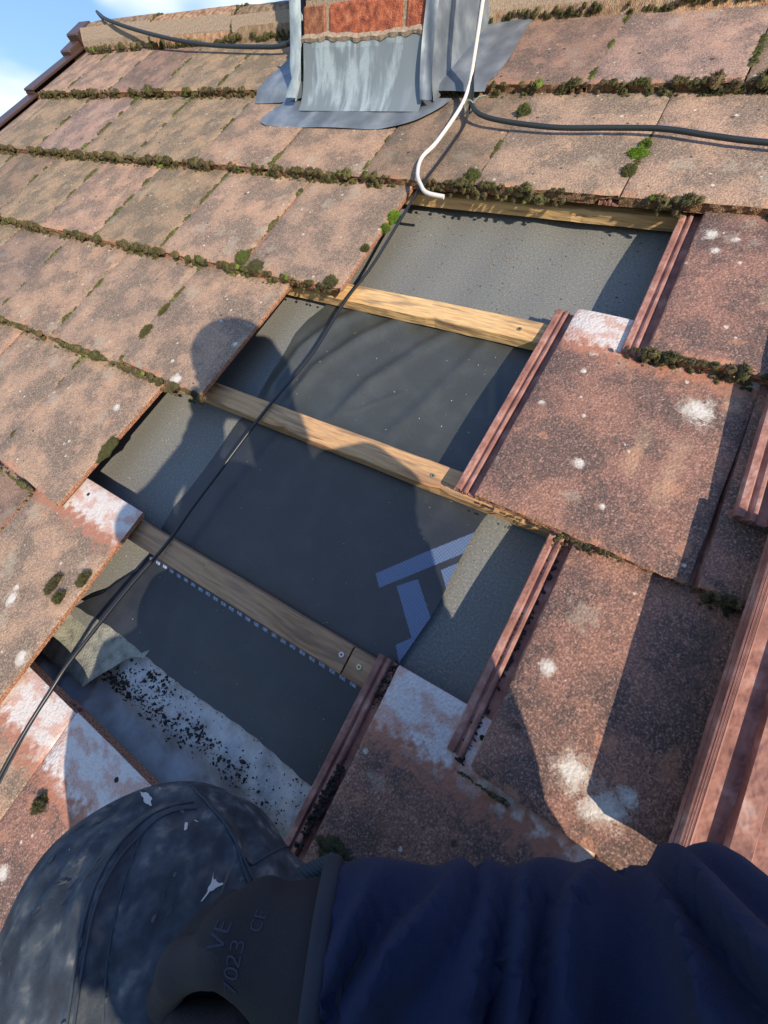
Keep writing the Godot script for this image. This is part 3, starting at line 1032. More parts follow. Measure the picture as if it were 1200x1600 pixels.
func build_underlay():
	# old felt over the whole opening
	var st := st_new()
	var rows := []
	for i in 64:
		var u: float = lerp(-0.5, 1.25, i / 63.0)
		var row := PackedVector3Array()
		for j in 60: row.append(Vector3(u, lerp(0.1, 1.5, j / 59.0), felt_n(u, lerp(0.1, 1.5, j / 59.0))))
		rows.append(row)
	sheet(st, rows, 0)
	piece("old_felt", done(st), M.felt, "old grey bitumen felt showing above and beside the black membrane", "roofing felt")
	# new membrane with its printed mark and row of dashes
	var tw := 1098
	var th := 1180
	var s := 1280.0
	var u0 := -0.06
	var v0 := 0.12
	# texture covers u -0.06.., v 0.12..; rows run downwards from the top
	var im := Image.create(tw, th, false, Image.FORMAT_RGB8)
	var nb := noise_bytes(0.01, BS, BS, 402, 4)
	var nf := noise_bytes(0.3, BS, BS, 403, 2, FastNoiseLite.TYPE_VALUE)
	for y in th:
		for x in tw:
			var k := (y % BS) * BS + x
			var dust := clampf((nb[k] / 255.0 - 0.42) * 1.8, 0, 1) * 9.0
			# woven emboss, its relief painted as paler flecks
			var em := 4.0 if ((x + y * 2) % 7 < 3) != ((x * 2 - y + 9000) % 9 < 4) else 0.0
			var g := 35.0 + dust + em + (nf[k] / 255.0 - 0.5) * 7.0
			var hi := clampf(1.0 - (y - 380) / 200.0, 0.0, 1.0) * 24.0  # upper bay painted lighter, as it looks in sun
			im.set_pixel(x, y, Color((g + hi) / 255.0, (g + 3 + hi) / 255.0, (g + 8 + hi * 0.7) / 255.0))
	# scuffs and creases
	for q in 70:
		var x := rng.randf() * tw
		var y := rng.randf() * th
		var a := rng.randf_range(-0.6, 2.2)
		for t in int(rng.randf_range(8, 70)):
			var px := int(x + cos(a) * t + rng.randf())
			var py := int(y + sin(a) * t)
			if px > 0 and px < tw - 1 and py > 0 and py < th: im.set_pixel(px, py, im.get_pixel(px, py).lightened(rng.randf() * 0.12))
	var blue := c8(98, 118, 152)
	var marks := [
		[Vector2(0.496, 0.467), Vector2(0.555, 0.534), Vector2(0.634, 0.62), Vector2(0.634, 0.58), Vector2(0.515, 0.448)],
		[Vector2(0.541, 0.464), Vector2(0.569, 0.491), Vector2(0.622, 0.438), Vector2(0.622, 0.36), Vector2(0.605, 0.355), Vector2(0.586, 0.378), Vector2(0.604, 0.4)],
		[Vector2(0.598, 0.522), Vector2(0.625, 0.553), Vector2(0.64, 0.5), Vector2(0.622, 0.495)]]
	for mk in marks:
		var poly := PackedVector2Array()
		for p in mk: poly.append(Vector2((p.x - u0) * s, th - (p.y - v0) * s))
		var lo := poly[0]
		var hi2 := poly[0]
		for p in poly:
			lo = lo.min(p)
			hi2 = hi2.max(p)
		for y in range(int(lo.y), int(hi2.y) + 1):
			for x in range(int(lo.x), int(hi2.x) + 1):
				if x >= 0 and x < tw and y >= 0 and y < th and Geometry2D.is_point_in_polygon(Vector2(x, y), poly):
					var dots := 1.0 if (int(x * 0.9 + y * 0.45) % 6 < 4 and int(y * 0.9 - x * 0.45 + 4000) % 6 < 4) else 0.82
					im.set_pixel(x, y, im.get_pixel(x, y).lerp(blue * dots, 0.9))
	for i in 25:
		var uu := 0.046 + i * 0.0211
		var cx := (uu - u0) * s
		var cy := th - (0.2845 + 0.006 * i / 25.0 - v0) * s
		for y in range(int(cy - 3), int(cy + 4)):
			for x in range(int(cx - 7 + (y - cy) * 0.5), int(cx + 8 + (y - cy) * 0.5)):
				if (x * 7 + i * 5) % 11 != 3 and rng.randf() < 0.9: im.set_pixel(x, y, c8(140, 158, 184))
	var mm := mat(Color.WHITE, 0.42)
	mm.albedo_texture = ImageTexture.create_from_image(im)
	# outline of the sheet: left edge, right edge and a wavering lower edge
	var left := [[0.13, -0.047], [0.15, -0.032], [0.178, -0.004], [0.2, 0.004], [0.25, 0.03], [0.3, 0.034], [0.39, 0.019], [0.634, 0.037], [0.671, 0.05], [0.786, 0.036], [0.828, 0.036], [0.896, 0.03], [0.938, 0.039], [0.987, 0.065], [1.02, 0.08]]
	var right := [[0.13, 0.6], [0.36, 0.605], [0.44, 0.617], [0.474, 0.62], [0.523, 0.619], [0.605, 0.622], [0.64, 0.627], [0.665, 0.64], [0.69, 0.8], [1.02, 0.8]]
	st = st_new()
	rows = []
	var uvs := []
	for i in 121:
		var q := i / 120.0
		var row := PackedVector3Array()
		var uv := []
		for j in 141:
			var v: float = lerp(0.131, 1.015, j / 140.0)
			var u: float = lerp(along(left, v), along(right, v), q)
			if j < 6: v += (0.004 * sin(u * 17 + 0.5) - 0.002 + 0.0008 * sin(u * 160)) * (6 - j) / 6.0
			var n := memb_n(u, v)
			if v < 0.25: n += -0.012 * smoothstep(0.25, 0.13, v) * smoothstep(0.0, 0.3, u)
			if u < 0.06 and v > 0.12 and v < 0.24: n += 0.01 * smoothstep(0.06, -0.03, u)
			row.append(Vector3(u, v, n))
			uv.append(Vector2((u - u0) * s / tw, 1.0 - (v - v0) * s / th))
		rows.append(row)
		uvs.append(uv)
	sheet(st, rows, 0, uvs)
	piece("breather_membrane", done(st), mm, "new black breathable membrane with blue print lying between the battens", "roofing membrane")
	# grey torn flap at the lower left
	st = st_new()
	rows = []
	for i in 30:
		var row := PackedVector3Array()
		for j in 20:
			var q := i / 29.0
			var u: float = lerp(-0.2, 0.16, q)
			# torn lower edge dips to the tile heads then rises towards the right
			var vl: float = along([[-0.2, 0.0], [-0.05, 0.004], [0.02, 0.012], [0.075, 0.021], [0.1, 0.06], [0.12, 0.098], [0.135, 0.112], [0.16, 0.128]], u) + 0.0025 * sin(u * 150)
			var v: float = lerp(vl, 0.175, j / 19.0)
			row.append(Vector3(u, v, -0.018 + 0.004 * sin(u * 30) - 0.01 * (1 - j / 19.0) + (0.016 * smoothstep(0.03, 0.1, u) * (1 - j / 19.0))))
		rows.append(row)
	sheet(st, rows, 0)
	var grey := noisy(0.02, [[0.0, c8(92, 94, 88)], [0.5, c8(136, 136, 124)], [1.0, c8(160, 158, 142)]], 3.0, 0.8, 3.0, 0.1, 35)
	piece("felt_flap", done(st), grey, "torn sage-grey felt flap at the lower left of the opening", "roofing felt")
	# pale dusty sheet sagging into the trough above the tile heads
	st = st_new()
	rows = []
	for i in 160:
		var u: float = lerp(-0.1, 0.85, i / 159.0)
		var row := PackedVector3Array()
		for j in 60:
			var v: float = lerp(-0.03, 0.2, j / 59.0)
			row.append(Vector3(u, v, trough(u, v)))
		rows.append(row)
	sheet(st, rows, 0)
	piece("dusty_sheet", done(st), M.sheet_back, "pale dirty sheet sagging into the trough below the black membrane", "roofing sheet")

func trough(u: float, v: float) -> float:
	# sagging, crumpled sheet: a dip along the tile heads and creases running down into it
	var n := -0.033 - 0.02 * exp(-pow((v - 0.02) / 0.03, 2))
	var a := u * 1.0 + v * 0.7
	n += (absf(sin(a * 24 + 1.6 * sin(u * 13))) - 0.5) * -0.009 * smoothstep(0.135, 0.07, v)
	n += (absf(sin(u * 57 - v * 66 + 2.0 * sin(v * 40))) - 0.5) * 0.001 * smoothstep(0.14, 0.09, v)
	return n

func along(pts: Array, t: float) -> float:
	for i in pts.size() - 1:
		if t <= pts[i + 1][0]: return lerp(float(pts[i][1]), float(pts[i + 1][1]), clampf((t - pts[i][0]) / (pts[i + 1][0] - pts[i][0]), 0, 1))
	return pts[pts.size() - 1][1]

# ---------------------------------------------------------------- chimney and leadwork
func build_chimney():
	var ch := Node3D.new()
	ch.name = "chimney"
	ch.position = P(0, 1.62, 0.057)
	add_child(ch)
	tag(ch, "red brick chimney rising through the ridge with lead flashing round its foot", "chimney")
	var t := tan(PITCH)
	var xl := -0.373
	var xr := 0.035
	var depth := 0.62
	# mortar core, set back from the brick faces
	part("mortar", box_mesh(Vector3(xl + 0.006, -0.3, -depth + 0.006), Vector3(xr - 0.006, 1.3, -0.006)), M.mortar, ch)
	var r := RandomNumberGenerator.new()
	r.seed = 8
	for c in 16:
		var y := 0.122 + 0.078 * c
		var cuts := [xl, -0.291, -0.052, xr] if c % 2 == 0 else [xl, -0.17, xr]
		for i in cuts.size() - 1:
			var a: float = cuts[i] + (0.0 if i == 0 else 0.007)
			var b: float = cuts[i + 1] - (0.0 if i == cuts.size() - 2 else 0.007)
			var mm = M.brick_dull if i == 0 or r.randf() < 0.25 else M.brick
			part("brick", box_mesh(Vector3(a, y, -0.1), Vector3(b, y + 0.066, 0.0), 0.004, 0.0014, c * 7 + i, 4), mm, ch)
		for side in [xl, xr]:
			var z := -0.107
			var k := 0
			while z > -depth + 0.05:
				var len := 0.1 if (k == 0 and c % 2 == 1) else 0.215
				var z1: float = maxf(z - len, -depth)
				var y1 := y + 0.066
				if y1 > -z * t * -1.0 - 0.2:
					var lo := Vector3(side - (0.0 if side < 0 else 0.1), y, z1 + 0.006)
					var hi := Vector3(side + (0.1 if side < 0 else 0.0), y1, z)
					part("brick", box_mesh(lo, hi, 0.004, 0.0012, c * 31 + k), M.brick if r.randf() < 0.6 else M.brick_dull, ch)
				z = z1 - 0.006
				k += 1
	# front apron: upstand then a dressed flap on the tiles
	var st := st_new()
	var rows := []
	var uvs := []
	for i in 25:
		var q := i / 24.0
		var row := PackedVector3Array()
		for j in 9:
			var h := j / 8.0
			var top := 0.121 + 0.0025 * sin(q * 9) + 0.0015 * sin(q * 37)
			row.append(Vector3(lerp(xl + 0.004, xr - 0.002, q), -0.0225 + (top + 0.0225) * h, 0.008 + 0.03 * pow(1 - h, 4) + 0.0008 * sin(q * 30 + h * 4)))
		rows.append(row)
		var uv := []
		for j in 9: uv.append(Vector2(q, 1.0 - j / 8.0))
		uvs.append(uv)
	sheet(st, rows, 0, uvs)
	var lim := Image.create(320, 160, false, Image.FORMAT_RGB8)
	for y in 160:
		for x in 320:
			var q := x / 320.0
			var h := 1.0 - y / 160.0
			var n1 := broad_bytes[(y + 60) * BS + x * 3] / 255.0
			var n2 := blob_bytes[(y / 5 + 400) * BS + x * 2] / 255.0
			var n3 := fine_bytes[(y + 500) * BS + x] / 255.0
			var a := clampf((n1 - 0.42) * 3.0 + (n2 - 0.5) * 1.6 + (0.25 - absf(q - 0.45)) * 2.2 + (0.35 if h > 0.9 else 0.0), 0, 1) * (0.25 if q > 0.78 + 0.03 * n2 else 1.0)
			lim.set_pixel(x, y, c8(112, 122, 128).lerp(c8(158, 172, 177), a * (0.8 + 0.4 * (n3 - 0.5))))
	var lm := mat(Color.WHITE, 0.6)
	lm.albedo_texture = ImageTexture.create_from_image(lim)
	part("lead_apron_upstand", done(st), lm, ch)
	# fillet of mortar over the lead
	st = st_new()
	rows = []
	for i in 40:
		var x: float = lerp(xl, xr, i / 39.0)
		var top := 0.121 + 0.0025 * sin(i / 39.0 * 9) + 0.0015 * sin(i / 39.0 * 37)
		rows.append(PackedVector3Array([Vector3(x, top - 0.004 + 0.002 * sin(i * 1.7), 0.0095), Vector3(x, top + 0.002, 0.014 + 0.002 * sin(i * 2.3)), Vector3(x, top + 0.011 + 0.0012 * sin(i * 1.1) + 0.001 * sin(i * 2.7), 0.006), Vector3(x, top + 0.016, -0.008)]))
	sheet(st, rows, -1)
	part("mortar_fillet", done(st), M.mortar, ch)
	# flap, in roof coordinates carried over into the chimney's frame
	var org := ch.position
	st = st_new()
	rows = []
	for j in 22:
		var q := j / 21.0
		var v: float = lerp(1.506, 1.628, q)
		var rnd := 0.045 - sqrt(maxf(0.0, 0.045 * 0.045 - pow(maxf(0.0, 0.045 - q * 0.122), 2)))
		var ul := -0.492 + rnd + 0.05 * q * q
		var ur := 0.085 - rnd * 1.5 - 0.075 * pow(1 - q, 1.5) + 0.02 * q
		var row := PackedVector3Array()
		for i in 24:
			var u: float = lerp(ul, ur, i / 23.0)
			var n := surf(5, v) + 0.0045 + 0.0012 * sin(u * 23) + (0.004 * pow(q, 4))
			if j == 0: n -= 0.003
			row.append(P(u, v, n) - org)
		rows.append(row)
	sheet(st, rows, 0, [], true)
	part("lead_apron", done(st), M.lead, ch)
	# right side: upstand against the brick and a wide soaker over the tiles
	st = st_new()
	rows = []
	for i in 22:
		var q := i / 21.0
		var row := PackedVector3Array()
		for j in 9:
			var h := j / 8.0
			var z := 0.012 - q * 0.5
			var yb := -minf(z, 0.0) * t
			var hh := 0.2 + 0.015 * sin(q * 9)
			row.append(Vector3(xr + 0.006 + 0.02 * pow(1 - h, 4) + 0.0015 * sin(q * 9 + h * 3), yb + 0.0 + hh * h, z))
		rows.append(row)
	sheet(st, rows, 0, [], true)
	part("lead_side_upstand", done(st), M.lead, ch)
	# its edge turned round the front corner
	st = st_new()
	rows = []
	for i in 7:
		var q := i / 6.0
		var row := PackedVector3Array()
		for j in 12:
			var h := j / 11.0
			row.append(Vector3(xr - 0.022 + 0.034 * q + 0.02 * pow(1 - h, 3), 0.0 + 0.22 * h, 0.015 + 0.004 * sin(q * 6 + h * 5) + 0.02 * pow(1 - h, 3)))
		rows.append(row)
	sheet(st, rows, 0)
	part("lead_corner", done(st), M.lead, ch)
	st = st_new()
	rows = []
	for i in 18:
		var q := i / 17.0
		var row := PackedVector3Array()
		for j in 22:
			var p := j / 21.0
			var v: float = lerp(1.646, 1.985, p)
			var u: float = lerp(0.03, 0.19 + 0.006 * sin(p * 5), q)
			if p < 0.12: u = lerp(0.03, 0.186, q)
			var n := surf(6, v) + 0.0045 + 0.0022 * sin(q * 5 + p * 4) * (1 - q * 0.6)
			if j == 0: n -= 0.008
			if q < 0.12: n += 0.012 * (1 - q / 0.12)
			row.append(P(u, v, n) - org)
		rows.append(row)
	sheet(st, rows, 0)
	part("lead_side_flap", done(st), M.lead, ch)
	# left side flap with a thick folded lower edge, and the bright upright return at the corner
	st = st_new()
	rows = []
	for i in 14:
		var q := i / 13.0
		var row := PackedVector3Array()
		for j in 20:
			var p := j / 19.0
			var v: float = lerp(1.62, 1.98, p)
			var u: float = lerp(-0.582 + 0.02 * p, -0.372, q)
			var n := surf(6, v) + 0.006 + 0.016 * pow(q, 3)
			if j == 0: n -= 0.022
			elif j == 1: n -= 0.004
			row.append(P(u, v + (0.012 if j == 1 else 0.0), n) - org)
		rows.append(row)
	sheet(st, rows, 0)
	part("lead_side_flap", done(st), M.lead, ch)
	st = st_new()
	rows = []
	for i in 9:
		var q := i / 8.0
		var row := PackedVector3Array()
		for j in 16:
			var h := j / 15.0
			var pinch := 0.4 * exp(-pow((h - 0.2) / 0.07, 2))
			row.append(Vector3(lerp(xl - 0.036, xl + 0.004, lerpf(q, 0.75, pinch)) - 0.012 * pow(1 - h, 4), 0.005 + 0.21 * h, 0.014 + 0.005 * sin(q * PI) + 0.02 * pow(1 - h, 3)))
		rows.append(row)
	sheet(st, rows, 0)
	# return leg along the chimney's left cheek
	rows = []
	for i in 10:
		var q := i / 9.0
		var row := PackedVector3Array()
		for j in 6:
			var h := j / 5.0
			var z := 0.012 - q * 0.45
			row.append(Vector3(xl - 0.03 + 0.02 * q, -minf(z, 0) * t + 0.2 * h, z))
		rows.append(row)
	sheet(st, rows, 0, [], false)
	part("lead_corner", done(st), M.lead_limed, ch)

# ---------------------------------------------------------------- cables
func build_cables():
	var up := RB.inverse() * Vector3.UP
	# thin black cable from the chimney down across the opening
	var c := thing("thin_cable", "thin black cable running diagonally down across the opening", "cable")
	var foot := Vector3(0.185, 1.56, 0.079)
	var pts := [Vector3(0.155, 1.638, 0.106) + up * 0.7, Vector3(0.155, 1.638, 0.106) + up * 0.2, Vector3(0.158, 1.634, 0.1) + up * 0.03, Vector3(0.178, 1.595, 0.084), foot, Vector3(0.186, 1.52, 0.062), Vector3(0.188, 1.4, 0.068), Vector3(0.189, 1.3, 0.076), Vector3(0.178, 1.2, 0.062), Vector3(0.163, 1.08, 0.042), Vector3(0.147, 0.97, 0.036), Vector3(0.141, 0.83, 0.026), Vector3(0.122, 0.665, 0.031), Vector3(0.099, 0.5, 0.022), Vector3(0.094, 0.42, 0.024), Vector3(0.097, 0.326, 0.032), Vector3(0.098, 0.24, 0.05), Vector3(0.112, 0.1, 0.082), Vector3(0.118, 0.046, 0.088), Vector3(0.126, -0.06, 0.09), Vector3(0.138, -0.3, 0.07), Vector3(0.16, -0.8, 0.07)]
	part("sheath", tube_mesh(curve(pts), 0.0033, 10), M.black, c)
	# white cable looping down from the chimney and ending under the tail
	c = thing("white_cable", "white cable hanging from the chimney in a loop with a cut end", "cable")
	pts = [Vector3(0.166, 1.628, 0.112) + up * 0.7, Vector3(0.164, 1.628, 0.112) + up * 0.2, Vector3(0.16, 1.63, 0.104) + up * 0.015, Vector3(0.16, 1.61, 0.09), Vector3(0.163, 1.555, 0.08), Vector3(0.156, 1.44, 0.076), Vector3(0.148, 1.375, 0.08), Vector3(0.17, 1.312, 0.086), Vector3(0.198, 1.275, 0.088), Vector3(0.222, 1.255, 0.087), Vector3(0.265, 1.252, 0.084)]
	part("sheath", tube_mesh(curve(pts), 0.0045, 12), M.white, c)
	# thick dark cable off to the right
	c = thing("thick_cable", "thick dark cable lying across the tiles right of the chimney", "cable")
	pts = [Vector3(0.152, 1.645, 0.094) + up * 0.7, Vector3(0.152, 1.645, 0.094) + up * 0.1, Vector3(0.17, 1.605, 0.086), Vector3(0.19, 1.562, 0.084), Vector3(0.246, 1.524, 0.079), Vector3(0.401, 1.504, 0.074), Vector3(0.532, 1.508, 0.073), Vector3(0.627, 1.506, 0.074), Vector3(0.72, 1.488, 0.074), Vector3(0.82, 1.472, 0.075), Vector3(1.1, 1.45, 0.078), Vector3(1.6, 1.47, 0.077), Vector3(2.4, 1.44, 0.078)]
	part("sheath", tube_mesh(curve(pts, 0.015), 0.0048, 12), M.cable, c)
	var st := st_new()
	var loop := PackedVector3Array()
	for i in 19: loop.append(foot + Vector3(cos(i * TAU / 18) * 0.011, -0.002 + sin(i * TAU / 18) * 0.003, 0.002 + sin(i * TAU / 18) * 0.011))
	tube_into(st, loop, 0.0018, 6)
	tube_into(st, PackedVector3Array([foot + Vector3(0.008, 0, 0.008), foot + Vector3(0.02, 0.012, 0.014), foot + Vector3(0.034, 0.02, 0.012)]), 0.0016, 6)
	part("cable_tie", done(st), mat(c8(112, 130, 118), 0.5), c)
	# thick dark cable over the left ridge
	c = thing("ridge_cable", "thick dark cable draped along the ridge left of the chimney", "cable")
	pts = [Vector3(-1.86, 2.15, 0.04), Vector3(-1.86, 2.125, 0.115), Vector3(-1.8, 2.09, 0.125), Vector3(-1.66, 2.02, 0.128), Vector3(-1.45, 1.975, 0.108), Vector3(-1.2, 1.93, 0.09), Vector3(-1.0, 1.905, 0.079), Vector3(-0.75, 1.875, 0.078), Vector3(-0.6, 1.865, 0.082), Vector3(-0.5, 1.9, 0.1), Vector3(-0.46, 1.96, 0.12), Vector3(-0.45, 2.05, 0.16), Vector3(-0.43, 2.13, 0.3)]
	part("sheath", tube_mesh(curve(pts, 0.015), 0.0062, 12), M.cable, c)

# ---------------------------------------------------------------- loose tiles stacked on the right
func build_loose_tiles():
	var spots := [
		[Vector3(0.93, 0.733, 0.077), 0.02, 0.01, false, "loose tile lying on the roof at the right edge above the face-down tile", 0],
		[Vector3(0.986, 0.322, 0.074), -0.02, 0.01, false, "loose tile at the bottom of the right-hand stack, its lit ribs showing", 1],
		[Vector3(0.955, 0.318, 0.101), -0.015, 0.012, true, "loose tile turned face down on top of the right-hand stack", 2]]
	for s in spots:
		var o := thing("loose_roof_tile", s[4], "roof tile", s[0], "loose tiles stacked on the roof")
		var m := part("tile_body", tile_mesh(700 + s[5], s[3]), null, o)
		m.set_surface_override_material(0, M.near_tiles[s[5]])
		m.set_surface_override_material(1, M.lock)
		m.set_surface_override_material(2, M.lock if s[3] else M.edge)
		var b := Basis(Vector3(0, 0, 1), s[1]) * Basis(Vector3(1, 0, 0), -s[2])
		if s[3]: m.transform = Transform3D(b * Basis(Vector3(0, 1, 0), PI), b * Vector3(TW, 0, TT + 0.006))
		else: m.transform = Transform3D(b, Vector3.ZERO)

# ---------------------------------------------------------------- moss
func tuft_mesh(seed_: int, blades: int, long: float) -> ArrayMesh:
	# a lumpy cushion about one unit across, bristling with leaf points
	var r := RandomNumberGenerator.new()
	r.seed = seed_
	var ns := FastNoiseLite.new()
	ns.seed = seed_
	ns.frequency = 0.9
	var st := st_new()
	var rows := []
	for i in 11:
		var az := TAU * i / 10.0
		var row := PackedVector3Array()
		for j in 6:
			var el := PI * 0.5 * (j / 5.0) - 0.25
			var d := Vector3(cos(az) * cos(el), sin(az) * cos(el), sin(el))
			row.append(d * (0.72 + 0.35 * ns.get_noise_3dv(d * 1.6)))
		rows.append(row)
	sheet(st, rows, 0)
	for k in blades:
		var az := r.randf() * TAU
		var el := r.randf_range(-0.1, 1.5)
		var d := Vector3(cos(az) * cos(el), sin(az) * cos(el), sin(el))
		var base := d * (0.66 + 0.35 * ns.get_noise_3dv(d * 1.6))
		var side := d.cross(Vector3(r.randf_range(-1, 1), r.randf_range(-1, 1), r.randf_range(-1, 1))).normalized() * 0.07
		var tip := base + (d + Vector3(r.randf_range(-0.5, 0.5), r.randf_range(-0.5, 0.5), r.randf_range(-0.2, 0.5))) * long * r.randf_range(0.6, 1.2)
		tri(st, base - side, tip, base + side)
	return done(st)

var tufts := []

func tuft(at: Vector3, size: float, col: Color, lean := 0.0, flat := 1.0):
	# lean tips the tuft over the tail's edge, down the slope
	var b := Basis(Vector3(1, 0, 0), lean) * Basis(Vector3(0, 0, 1), rng.randf() * TAU)
	tufts.append([Transform3D(b.scaled_local(Vector3(size * rng.randf_range(0.8, 1.25), size * rng.randf_range(0.8, 1.25), size * flat * rng.randf_range(0.8, 1.3))), at), col])

func moss_col(green: float) -> Color:
	var c := Color(0.05, 0.048, 0.02).lerp(Color(0.12, 0.1, 0.042), rng.randf())
	if rng.randf() < 0.25: c = c.lerp(Color(0.13, 0.088, 0.05), 0.7)
	if rng.randf() < green * 0.12: return Color(0.15, 0.2, 0.03)
	return c.lerp(Color(0.085, 0.125, 0.02), green * rng.randf())

func build_moss():
	var ns := FastNoiseLite.new()
	ns.seed = 77
	ns.frequency = 1.0
	ns.fractal_octaves = 2
	# along the tails; [course, u from, u to, cover, size, green]
	var runs := [
		[6, -1.9, -0.62, 0.86, 0.0085, 0.15], [6, 0.0, 0.2, 0.75, 0.008, 0.4], [6, 0.2, 0.5, 0.6, 0.009, 0.35], [6, 0.5, 2.6, 0.95, 0.0125, 0.35],
		[5, -2.0, -0.55, 0.95, 0.0095, 0.1], [5, -0.55, -0.33, 0.45, 0.0075, 0.2], [5, -0.33, 0.05, 0.95, 0.0095, 0.4], [5, 0.05, 0.2, 0.6, 0.008, 0.4], [5, 0.2, 0.5, 0.7, 0.008, 0.3], [5, 0.5, 0.68, 0.3, 0.0065, 0.2], [5, 0.68, 0.98, 0.9, 0.0105, 0.15], [5, 0.98, 2.4, 0.7, 0.009, 0.3],
		[4, -2.0, -0.4, 0.95, 0.0095, 0.12], [4, -0.4, -0.05, 0.95, 0.0095, 0.3], [4, -0.05, 0.14, 0.8, 0.0065, 0.25], [4, 0.722, 0.79, 0.9, 0.0075, 0.05], [4, 0.8, 0.87, 0.3, 0.005, 0.05], [4, 0.845, 0.93, 0.9, 0.011, 0.15], [4, 0.93, 2.2, 0.75, 0.009, 0.2],
		[3, -2.0, -0.55, 0.9, 0.0085, 0.15], [3, -0.55, -0.3, 0.9, 0.008, 0.4], [3, -0.3, -0.02, 0.9, 0.0075, 0.1], [3, 0.6, 0.92, 0.3, 0.0036, 0.05], [3, 0.93, 1.4, 0.8, 0.008, 0.1],
		[2, -2.0, -0.5, 0.85, 0.0075, 0.2], [2, -0.5, -0.3, 0.75, 0.006, 0.4], [2, 0.745, 1.3, 0.3, 0.0035, 0.1],
		[1, -1.5, -0.2, 0.6, 0.006, 0.2]]
	for q in runs:
		var u: float = q[1]
		var vt: float = (q[0] - 1) * G - 0.06
		while u < q[2]:
			u += q[4] * rng.randf_range(0.5, 0.9)
			var dens := ns.get_noise_2d(u * 9, q[0] * 7.3) * 0.8 + 0.5
			if dens > float(q[3]) * 0.92: continue
			var g: float = q[5] * (0.3 + 1.4 * clampf(ns.get_noise_2d(u * 5, q[0] * 3.1) + 0.4, 0, 1))
			var big := 0.6 + 0.75 * clampf(ns.get_noise_2d(u * 16, 50 + q[0]) * 1.4 + 0.45, 0, 1)
			if rng.randf() < 0.02: big *= 1.5
			var n0 := NT - rng.randf_range(0.0, 0.023)
			if rng.randf() < 0.42: n0 = NT + 0.001
			if q[0] == 6 and u > -0.02 and u < 0.2 and n0 > NT - 0.009: continue
			tuft(Vector3(u, vt - 0.001 - (NT - n0) * 0.1, n0), q[4] * big, moss_col(g), 0.9 if n0 < NT else 0.35, 0.85)
			if rng.randf() < 0.25: tuft(Vector3(u, vt - 0.012, NT - TT + 0.001), q[4] * 0.6, moss_col(g), 0.5)
	# along the ridge's mortar bed
	var x := -1.88
	while x < 2.2:
		x += rng.randf_range(0.006, 0.014)
		if x > -0.5 and x < 0.06: continue
		if ns.get_noise_2d(x * 8, 99) < -0.2: continue
		tuft(Vector3(x, 1.968, surf(6, 1.968) + rng.randf_range(0.0, 0.02)), rng.randf_range(0.006, 0.011), moss_col(0.25), 0.8)
	for jx in [-1.42, -0.945, 0.51, 0.975, 1.44]:
		for k in 26:
			var a := rng.randf_range(0.0, 1.9)
			var dv := RB.inverse() * Vector3(0, sin(a), cos(a)) * 0.098
			tuft(Vector3(jx + rng.randf_range(-0.006, 0.006), 2.058, 0.008) + dv, rng.randf_range(0.003, 0.008), moss_col(0.25), 0.5)
	# in the joints between tiles
	for r in range(1, 7):
		for k in range(-8, 9):
			var right: float = k * W + row_off[r]
			if right > 2.4 or right < VERGE + 0.2: continue
			if (r == 4 and (k == 1 or k == 2 or k == 0)) or (r == 3 and k in [0, 1, 2]) or (r == 2 and k in [-1, 0, 1, 2]) or (r == 1 and k in [0, 1, 2, 3]): continue
			if r in [2, 3] and k >= 3: continue
			if r == 6 and right > -0.45 and right < 0.2: continue
			var vt: float = (r - 1) * G - 0.06
			var y := 0.01
			while y < 0.335:
				y += rng.randf_range(0.004, 0.007)
				var dn := ns.get_noise_2d(y * 13 + k * 31.0, r * 17.0)
				if dn > 0.08: tuft(Vector3(right + 0.0012 + rng.randf_range(-0.004, 0.003), vt + y, surf(r, vt + y) - 0.0005), 0.0035 + 0.011 * minf(dn - 0.08, 0.45), moss_col(0.55), 0.0, 0.65)
				elif rng.randf() < 0.2: tuft(Vector3(right + 0.001, vt + y, surf(r, vt + y) - 0.003), 0.003, moss_col(0.1))
	# crumbs of moss and grit below the near tails
	var mms := []
	for variant in 2:
		var mesh := tuft_mesh(40 + variant, 120, 0.3)
		mesh.surface_set_material(0, M.moss)
		var list := []
		for i in tufts.size(): if i % 2 == variant: list.append(tufts[i])
		var mm := MultiMesh.new()
		mm.transform_format = MultiMesh.TRANSFORM_3D
		mm.use_colors = true
		mm.mesh = mesh
		mm.instance_count = list.size()
		for i in list.size():
			mm.set_instance_transform(i, list[i][0])
			mm.set_instance_color(i, list[i][1])
		var o := MultiMeshInstance3D.new()
		o.name = numbered("moss")
		o.multimesh = mm
		o.transform = Transform3D(RB, RO)
		add_child(o)
		tag(o, "dark olive moss growing along the tile tails and joints", "moss", "moss on the roof", "stuff")
